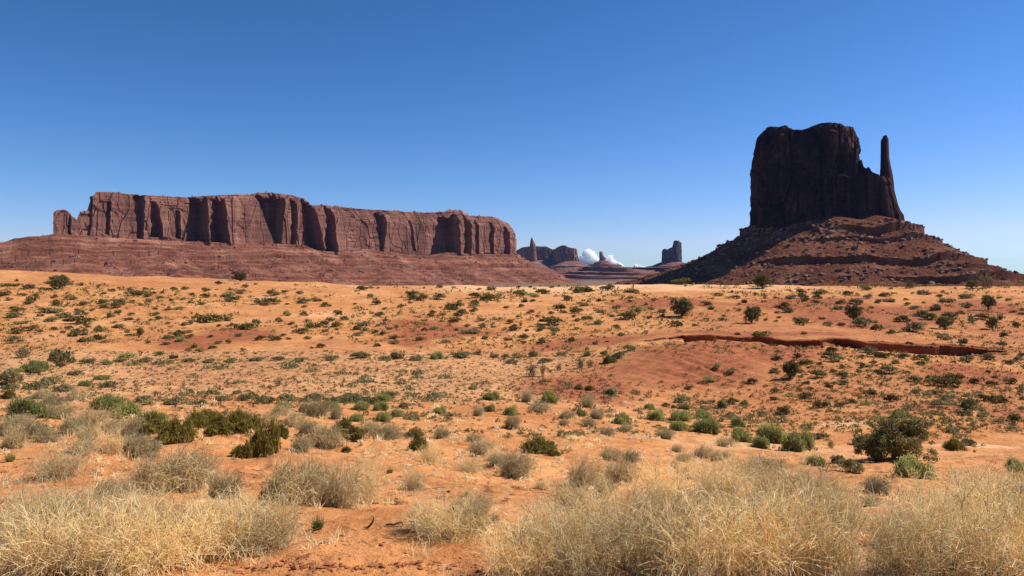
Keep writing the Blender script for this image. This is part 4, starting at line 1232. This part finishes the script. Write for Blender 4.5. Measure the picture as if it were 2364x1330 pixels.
# ------------------------------------------------------------------ labels that single plants out
LANDMARKS = [(2086, 1010, "the big juniper"), (1830, 855, "the lone juniper in the red bowl"), (1577, 710, "the juniper above the earth bank"), (321, 766, "the tiny conical juniper"),
             (551, 640, "the round crest juniper"), (130, 655, "the juniper clump on the dune"), (1228, 855, "the bare-twigged bush"), (950, 963, "the driftwood log"), (855, 1210, "the driftwood stump"),
             (1240, 1030, "the dark green mat"), (610, 1010, "the tall olive broom"), (130, 820, "the big feathery sage"), (730, 1210, "the bright grass tuft"), (1450, 860, "the red mound"),
             (1700, 772, "the earth bank"), (2093, 795, "the deepest cut of the earth bank"), (1765, 650, "the dark crest juniper"), (2287, 700, "the sparse juniper on the right slope"), (2246, 935, "the leaning juniper"),
             (772, 1130, "the dark fallen brush"), (400, 1090, "the long grey thicket"), (1025, 1200, "the lone round straw bush"), (55, 940, "the pale green sage mound"), (1228, 565, "the rock spire's foot"), (1820, 1010, "the twin green bushes")]
SPEC = {"J": ("juniper_tree", "juniper", "juniper"), "B": ("twig_bush", "bare twiggy bush", "bush"), "S": ("sagebrush", "grey-green sagebrush", "sagebrush"), "G": ("rabbitbrush", "fresh green bush", "bush"),
        "O": ("broom_shrub", "dark olive broom shrub", "shrub"), "D": ("dead_bush", "grey dead bush", "dead bush"), "T": ("straw_bush", "straw-coloured dry bush", "dry bush"), "A": ("grass_tuft", "green grass tuft", "grass tuft"),
        "h": ("desert_shrub", "low olive shrub", "shrub"), "s": ("desert_shrub", "low grey-green shrub", "shrub"), "g": ("desert_shrub", "low green shrub", "shrub"), "q": ("sagebrush", "low dull-green shrub", "sagebrush")}
GROUPS = {"J": "junipers dotted over the desert", "B": "bare twiggy bushes", "S": "sagebrush in the hollow and dunes", "G": "green bushes on the sand", "O": "olive broom shrubs on the dunes", "D": "grey dead bushes on the sand", "T": "dry straw bushes along the viewpoint", "A": "green grass tufts"}
FIXED = {(130, 668): "dark bushy juniper clump high on the orange dune", (551, 650): "round dark juniper alone on the dune crest below the mesa", (321, 776): "tiny cone-shaped dark juniper on the open orange slope",
         (1577, 733): "dense round juniper casting a long shadow above the earth bank", (1738, 748): "upright ragged juniper just above the middle of the earth bank", (1828, 877): "lone dark juniper with black shadow in the red bowl below the bank",
         (1765, 668): "dark juniper on the crest in front of the butte's ledge", (2287, 718): "sparse open-crowned juniper with visible trunk on the far slope", (2246, 952): "thin leaning juniper between two low red mounds",
         (2086, 1063): "largest juniper, full-crowned, behind the dry straw bushes", (2028, 1068): "drooping dark juniper branch low beside the largest juniper", (1975, 740): "spiky juniper with grey sage at its foot above the bank", (2188, 762): "wide low juniper above the deepest cut of the bank",
         (2295, 762): "narrow juniper standing below the sparse open-crowned one", (2248, 668): "low dark juniper beside the bare tree on the crest", (2285, 666): "bare grey leafless tree on the crest under the butte's talus", (47, 828): "bare fallen grey bush beside the big feathery sagebrush",
         (130, 846): "big feathery grey-green sagebrush at the edge of the flat", (1228, 872): "bushy bare-twigged shrub on the flat before the red mound", (55, 968): "large pale green sage mound at the edge of the dunes", (610, 1056): "tallest dark olive broom, hanging over the dune face",
         (730, 1226): "bright green grass tuft beside the dry straw bushes", (772, 1172): "dark tangled fallen brush at the end of the grey thicket", (1025, 1252): "lone round straw bush on bare sand beside the driftwood stump", (1240, 1046): "dark green low mat of joint-fir on the sand",
         (772, 968): "brown round tumbleweed among green bushes", (400, 1134): "high middle of the long grey thicket above the straw bushes", (505, 1152): "whitish bleached bush at the end of the long grey thicket", (120, 1112): "brown-olive dry bush on sand behind the tall straw bushes"}

def rel_phrase(px, py):
    best = min(LANDMARKS, key=lambda l: math.hypot((l[0] - px), (l[1] - py) * 2.2))
    dx, dy = px - best[0], (py - best[1]) * 2.2
    if abs(dx) > abs(dy):
        w = "left of" if dx < 0 else "right of"
    else:
        w = "behind" if dy < 0 else "in front of"
    return f"{w} {best[2]}"

def assign_labels():
    lab, grp = {}, {}
    pools = {}
    for i, (k, px, py, w, h) in enumerate(PLANTS):
        grp[i] = GROUPS.get(k, "")
        if (px, py) in FIXED:
            lab[i] = FIXED[(px, py)]
            continue
        if k == "q" or k in "hsg" and w < 26:
            zone = ("left dune slope" if px < 640 else "middle dune slope" if px < 1480 else "right slope above the earth bank" if py < 775 else "right flats below the earth bank")
            zone2 = ("low down on the " if py > 745 and px < 1480 else "high on the " if py < 700 and px < 1480 else "on the ")
            lab[i] = f"small {SPEC[k][1][4:]} dotting the sand {zone2}{zone}"
            grp[i] = lab[i].replace("small ", "small shrubs: ")
            continue
        size = "small " if w < 34 and py > 900 else "big " if w > 90 and py < 1200 else ""
        pools.setdefault(f"{size}{SPEC[k][1]} {rel_phrase(px, py)}", []).append(i)
        grp[i] = GROUPS.get(k) or "low shrubs on the dune slopes"
    ordn = {2: ["left one of two", "right one of two"], 3: ["leftmost of three", "middle of three", "rightmost of three"],
            4: ["leftmost of four", "second from left of four", "second from right of four", "rightmost of four"]}
    words = ["first", "second", "third", "fourth", "fifth", "sixth", "seventh", "eighth", "ninth", "tenth", "eleventh", "twelfth", "thirteenth", "fourteenth", "fifteenth", "sixteenth", "seventeenth", "eighteenth"]
    for base, ids in pools.items():
        def name_run(base, ids):
            ids.sort(key=lambda i: PLANTS[i][1])
            if len(ids) == 1:
                lab[ids[0]] = base
            elif len(ids) <= 4:
                for i, o in zip(ids, ordn[len(ids)]):
                    lab[i] = f"{base}, {o}"
            else:
                for n_, i in enumerate(ids):
                    lab[i] = f"{base}, {words[min(n_, 17)]} from the left"
        if len(ids) > 5:                       # split by depth first
            ids.sort(key=lambda i: PLANTS[i][2])
            q = (len(ids) + 1) // 2
            name_run(base + ", farther row", ids[:q])
            name_run(base + ", nearer row", ids[q:])
        else:
            name_run(base, ids)
    return lab, grp

def build_plants():
    lab, grp = assign_labels()
    pos = hit([p[1] for p in PLANTS], [p[2] for p in PLANTS])
    rng = np.random.default_rng(77)
    V = {}
    V["T"] = [p_straw(s) for s in (1, 2, 3, 4, 5)]
    V["D"] = [p_dead(s) for s in (11, 12, 13, 14)]
    V["B"] = [p_twig(s) for s in (21, 22, 23)]
    V["A"] = [p_tuft(s) for s in (31, 32)]
    V["h"] = [p_hill(s) for s in (41, 42, 43, 44, 45)]
    for m in V["T"]: m.materials.append(M_GOLD); m.materials.append(M_BARE)
    for m in V["D"]: m.materials.append(M_TWIG)
    for m in V["B"]: m.materials.append(M_BARE); m.materials.append(M_SAGE)
    for m in V["A"]: m.materials.append(M_TUFT)
    V["s"] = [m.copy() for m in V["h"]]
    V["g"] = [m.copy() for m in V["h"][:3]]
    for k, mm in (("h", M_HILL), ("s", M_SAGE), ("g", M_GREEN)):
        for m in V[k]:
            m.name = "desert_shrub"
            m.materials.append(mm)
            m.materials.append(M_BARK)
    V["q"] = V["s"][:3] + V["h"][:3]  # more of the low hill shrubs, merely called sagebrush
    BR = {"G": [p_broom(51, 2400, .014, 9, foot=.5), p_broom(52, 2400, .014, 8, foot=.45), p_broom(53, 2400, .014, 10, foot=.5)],
          "O": [p_broom(61, 2600, .011, 8), p_broom(62, 2600, .011, 9), p_broom(63, 2600, .011, 7)],
          "S": [p_sage(71), p_sage(72), p_sage(73)]}
    for k, mm in (("G", M_GREEN), ("O", M_OLIVE), ("S", M_SAGE)):
        V[k] = []
        V[k + "2"] = []
        for mb, st in BR[k]:
            a = merged(SPEC[k][0], mb, st)
            a.materials.append(mm)
            a.materials.append(M_TWIG)
            V[k].append(a)
            f_, s_ = mb.build("foliage"), st.build("stems")
            f_.materials.append(mm)
            s_.materials.append(M_TWIG)
            V[k + "2"].append((f_, s_))
    JJ = [p_juniper(81), p_juniper(82), p_juniper(83), p_juniper(84, 3200, True), p_juniper(85, 19000, False, True)]
    for t, c in JJ:
        t.materials.append(M_BARK)
        c.materials.append(M_JUN)
    for i, (k, px, py, w, h) in enumerate(PLANTS):
        X, Y, Z = pos[i]
        s = Y / F
        if k in "hsgq":
            w, h = w * 1.25, h * 1.15
        if k == "J" and w > 150:
            w, h = w * 1.1, h * 0.97
        if k == "D" and py > 1060:
            w, h = w * 1.25, h * 1.12
        if k == "T" and py > 1190 and w > 110:
            q = rng.uniform(0.62, 0.9)
            w, h = w * rng.uniform(1.1, 1.35), h * q
        W, H = w * s, h * s
        Y += 0.22 * W
        Z = float(ground_rel(X, Y)) + EYE
        rz = rng.uniform(0, 2 * np.pi)
        name = SPEC[k][0]
        if k == "J":
            o = empty(name, (X, Y, Z))
            j = 4 if w > 150 else 3 if (px in (2287, 2246)) else int(rng.integers(0, 3))
            t, c = JJ[j]
            link("trunk", t, (), o)
            link("crown", c, (), o)
            o.scale = (W / 1.12, W / 1.12, H / 0.98)
            if px == 2246:
                o.rotation_euler = (0.0, -0.35, rz)
            else:
                o.rotation_euler = (0, 0, rz)
        elif k in "GOS" and w >= 40 and py > 900:
            o = empty(name, (X, Y, Z - 0.03 * H))
            f_, s_ = V[k + "2"][int(rng.integers(0, 3))]
            link("foliage", f_, (), o)
            link("stems", s_, (), o)
            o.scale = (W / 1.9, W / 1.9, H)
            o.rotation_euler = (0, 0, rz)
        else:
            me = V[k][int(rng.integers(0, len(V[k])))]
            o = link(name, me, (), None, (X, Y, Z - 0.03 * H))
            o.scale = (W / 1.9, W / 1.9, H)
            o.rotation_euler = (0, 0, rng.normal(0, 0.5) if k == "D" else rz)
        tag(o, lab[i], SPEC[k][2], grp[i])

# ------------------------------------------------------------------ loose ground cover nobody could count
def build_scrub():
    rng = np.random.default_rng(99)
    def scatter(name, n, box, wmm, nb, m, label, keep=None, hk=0.55, lf=0.30):
        px = rng.uniform(box[0], box[2], n)
        py = box[1] + (box[3] - box[1]) * rng.random(n)
        P = hit(px, py)
        if keep is not None:
            ok = keep(px, py, P, rng)
            P = P[ok]
        n = len(P)
        s = P[:, 1] / F
        w = (wmm[0] + (wmm[1] - wmm[0]) * rng.random(n) ** 2.2) * s
        mb = MB()
        i = np.repeat(np.arange(n), nb)
        d = rng.normal(size=(len(i), 3)) * np.array([.32, .32, 0.0])
        d[:, 2] = rng.uniform(0.05, hk, len(i)) * (1 - np.hypot(d[:, 0], d[:, 1]))
        C = P[i] + d * w[i][:, None]
        leaves(mb, rng, C, w[i] * lf, 0, 1.7 if lf > 0.2 else 2.6, 0.6)
        o = link(name, mb.build(name), [m])
        tag(o, label, "ground cover", kind="stuff")
    scatter("low_scrub", 5200, (-80, 812, 1420, 935), (3, 9), 9, M_SCRUB, "brown and grey-green scrub speckling the sandy flat")
    scatter("low_scrub", 9000, (-80, 655, 2440, 815), (3, 13), 9, M_HILL, "tiny dark scrub specks over the dune slopes",
            lambda a, b, P, r: (P[:, 1] < 240) & (fbm(P[:, 0] * .05, P[:, 1] * .05, 0, 90, 3) + r.uniform(-.35, .35, len(a)) > 0.02))
    scatter("low_scrub", 3400, (1560, 805, 2440, 1000), (3, 13), 10, M_HILL, "dark scrub specks over the red flats below the bank",
            lambda a, b, P, r: ~((a < 1780) & (b < 925)) | (r.random(len(a)) < .12))
    scatter("dry_grass", 1500, (-80, 880, 2440, 1010), (5, 14), 26, M_SCRUB, "thin dry grass between the bushes", hk=0.8, lf=.18)
    scatter("dry_grass", 420, (850, 990, 1900, 1180), (5, 18), 30, M_GOLD, "pale dry grass wisps on the nearer sand", hk=0.8, lf=.15)
    scatter("low_scrub", 1500, (-80, 840, 2440, 1015), (8, 30), 70, M_SAGE, "patchy grey-green low cover between the bushes",
            lambda a, b, P, r: (fbm(a / 110, b / 24, 0, 94, 3) + r.uniform(-.25, .25, len(a)) > 0.12 + 0.25 * (a > 450) * (b < 905) + 0.3 * (a > 1300) * (b < 930)), hk=0.5, lf=.13)
    scatter("dry_grass", 900, (-80, 930, 1500, 1150), (8, 26), 60, M_GOLD, "greyish dry litter and grass on the dunes",
            lambda a, b, P, r: (fbm(a / 130, b / 34, 0, 95, 3) + r.uniform(-.2, .2, len(a)) > 0.12), hk=0.5, lf=.11)
    pos = hit([p[1] for p in PLANTS], [p[2] for p in PLANTS])
    for m, kinds, label, num in ((M_GOLD, "TD", "wispy pale grass round the feet of the dry bushes", 7), (M_SAGE, "GOSq", "small grey-green tufts round the green bushes", 5)):
        A = []
        for (k, px, py, w, h), p in zip(PLANTS, pos):
            if k in kinds and py > 820:
                q = num if w < 120 else num * 2
                a = rng.uniform(0, 2 * np.pi, q)
                r = w * p[1] / F * rng.uniform(.35, .95, q)
                x, y = p[0] + r * np.cos(a), p[1] + .3 * w * p[1] / F + r * np.sin(a)
                A.append(np.stack([x, y, ground_rel(x, y) + EYE, w * p[1] / F * rng.uniform(.10, .30, q)], 1))
        A = np.concatenate(A)
        A[:, 3] = np.minimum(A[:, 3], .35)
        nb = 14
        T0 = paths(rng, nb * len(A), 0.5, 4, 1.0, 0.1, 0.4, 1.1, 0.4, 0.03).reshape(len(A), nb, 4, 3)
        Q = (T0 * A[:, None, None, 3:4] * np.array([1, 1, .8]) + A[:, None, None, :3]).reshape(-1, 4, 3)
        W = np.repeat(np.clip(A[:, 1] * 0.0005, .0022, .02), nb)[:, None] * np.array([1, .9, .7, .4])[None]
        mb = MB()
        ribbons(mb, rng, Q, W)
        tag(link("dry_grass" if m is M_GOLD else "low_scrub", mb.build("grass"), [m]), label, "ground cover", kind="stuff")
    # short dead sticks lying about
    P = hit(rng.uniform(-60, 2400, 1500), rng.uniform(1000, 1335, 1500))
    P = P[fbm(P[:, 0] * .9, P[:, 1] * .9, 0, 96, 2) + rng.uniform(-.3, .3, len(P)) > 0.2]
    ph = rng.uniform(0, np.pi, len(P))
    ln = rng.uniform(.02, .12, len(P)) * np.clip(P[:, 1] / 7, .6, 2.5)
    t = np.linspace(-1, 1, 4)[None, :, None]
    dr = np.stack([np.cos(ph), np.sin(ph), 0.12 * rng.random(len(P))], 1)
    Q = P[:, None] + np.array([0, 0, .006]) + dr[:, None] * ln[:, None, None] * t + rng.normal(0, .006, (len(P), 4, 3)) * np.array([1, 1, .2])
    mb = MB()
    tubes(mb, rng, Q, np.full((len(P), 4), .0024) * np.clip(P[:, 1] / 7, .7, 1.8)[:, None])
    tag(link("twig_litter", mb.build("twig_litter"), [M_WOOD]), "short dead twigs lying on the near sand", "twigs", kind="stuff")
    # clods and sticks on the near sand
    v, f = ico(1)
    mb = MB()
    n = 3600
    px = rng.uniform(-60, 2400, n)
    py = rng.uniform(900, 1329, n)
    k = 520
    px[:k] = rng.uniform(280, 1120, k)
    py[:k] = 1312 + 9 * vn(px[:k] / 60, 0, 0, 91) + rng.normal(0, 4, k)
    P = hit(px, py)
    ok = fbm(P[:, 0] * .8, P[:, 1] * .8, 0, 92, 3) + rng.uniform(-.4, .4, n) > 0.05
    ok[:k] = True
    P = P[ok]
    sz = (0.0035 + 0.02 * rng.random(len(P)) ** 5) * np.clip(P[:, 1] / 5.5, 1, 2.4)
    bx = rng.uniform(1500, 2320, 420)                     # clods fallen from the earth bank
    by = bank_y(bx) - rng.uniform(.9, 3.2, len(bx)) * rng.uniform(.6, 1, len(bx))
    X = (bx - 1182) / F * by
    P = np.concatenate([P, np.stack([X, by, ground_rel(X, by) + EYE], 1)])
    sz = np.concatenate([sz, .05 + .24 * rng.random(len(bx)) ** 3])
    V = v[None] * (1 + .3 * rng.normal(size=(len(P), len(v), 1))) * sz[:, None, None] * np.array([1.2, 1, .6]) + P[:, None]
    mb.add(V.reshape(-1, 3), (f[None] + (np.arange(len(P)) * len(v))[:, None, None]).reshape(-1, 3))
    m, nt, b = mat("red_clod", 0.95, 0.05)
    b.inputs["Base Color"].default_value = (0.36, 0.135, 0.06, 1)
    o = link("soil_crumbs", mb.build("soil_crumbs"), [m])
    tag(o, "dark red soil crumbs on the near sand", "soil", kind="stuff")

def build_wood():
    rng = np.random.default_rng(123)
    p = hit(855, 1222)[0]
    s = p[1] / F
    o = empty("driftwood_stump", p)
    tag(o, "curved dark driftwood stump sticking up from the bare sand", "driftwood")
    P = np.array([[[-.5, 0, -.1], [-.25, 0, .12], [0.05, 0, .4], [.28, 0, .75], [.34, 0, 1.05], [.2, 0, 1.25]]]) * 24 * s
    mb = MB(); tubes(mb, rng, P, np.array([[2.6, 3.0, 2.8, 2.4, 1.8, .8]]) * s, 0, 7); link("trunk", mb.build("trunk", True), [M_WOOD], o)
    P = np.array([[[-.3, .1, 0], [-.8, .2, .1], [-1.1, .2, .02]]]) * 20 * s
    mb = MB(); tubes(mb, rng, P, np.array([[3, 2.5, 1]]) * s, 0, 6); link("root", mb.build("root", True), [M_WOOD], o)
    p = hit(918, 1216)[0]
    s = p[1] / F
    mb = MB()
    P = np.array([[[-14, 0, 2], [0, 1, 7], [9, 0, 10], [13, 0, 2]], [[-6, 0, 3], [-16, 3, 4], [-24, 6, 2], [-30, 7, 1]]]) * s
    tubes(mb, rng, P, np.array([[1.5, 3, 2.5, 1]] * 2) * s, 0, 6)
    o = link("driftwood_stick", mb.build("driftwood_stick", True), [M_WOOD], None, p)
    tag(o, "small bent dead stick on sand beside the round straw bush", "driftwood")
    p = hit(948, 968)[0]
    s = p[1] / F
    mb = MB()
    P = np.array([[[-18, 0, 3], [-6, 0, 3], [8, 1, 2.5], [24, 2, 1]], [[-13, 0, 3], [-14, 0, 5], [-12, 0, 7], [-13, 1, 9]]]) * s
    tubes(mb, rng, P, np.array([[2.6, 2.8, 2, .8], [1.5, 1.3, 1, .6]]) * s, 0, 6)
    o = link("driftwood_log", mb.build("driftwood_log", True), [M_WOOD], None, p)
    tag(o, "pale grey driftwood log lying among the green bushes", "driftwood")

def build_haze():
    me = bpy.data.meshes.new("haze")
    bm = bmesh.new()
    bmesh.ops.create_cube(bm, size=1.0)
    bmesh.ops.scale(bm, verts=bm.verts, vec=(43000, 21600, 490))
    bmesh.ops.translate(bm, verts=bm.verts, vec=(0, 21600 / 2 - 500, 490 / 2 - 60))
    bm.to_mesh(me)
    bm.free()
    m = bpy.data.materials.new("haze_air")
    m.use_nodes = True
    nt = m.node_tree
    nt.nodes.remove(nt.nodes["Principled BSDF"])
    v = N(nt, "ShaderNodeVolumePrincipled")
    v.inputs["Color"].default_value = (0.30, 0.52, 1.0, 1)
    v.inputs["Density"].default_value = HAZE
    v.inputs["Anisotropy"].default_value = 0.0
    nt.links.new(v.outputs[0], nt.nodes["Material Output"].inputs["Volume"])
    o = link("haze", me, [m])
    tag(o, "thin blue desert air haze", "haze", kind="stuff")

HAZE = 1.15e-5
build_ground()
build_bank()
build_mitten()
build_mesa()
build_far()
cloud(1356, 609, 58, 36, 1, "largest puffy white cloud between the blocky and castle buttes")
cloud(1409, 611, 32, 24, 2, "upright white cloud just behind the castle butte")
cloud(1427, 614, 24, 11, 3, "small white puff at the foot of the upright cloud")
cloud(1470, 617, 30, 8, 4, "low thin white cloud between castle butte and tower butte")
build_plants()
build_scrub()
build_wood()
build_haze()
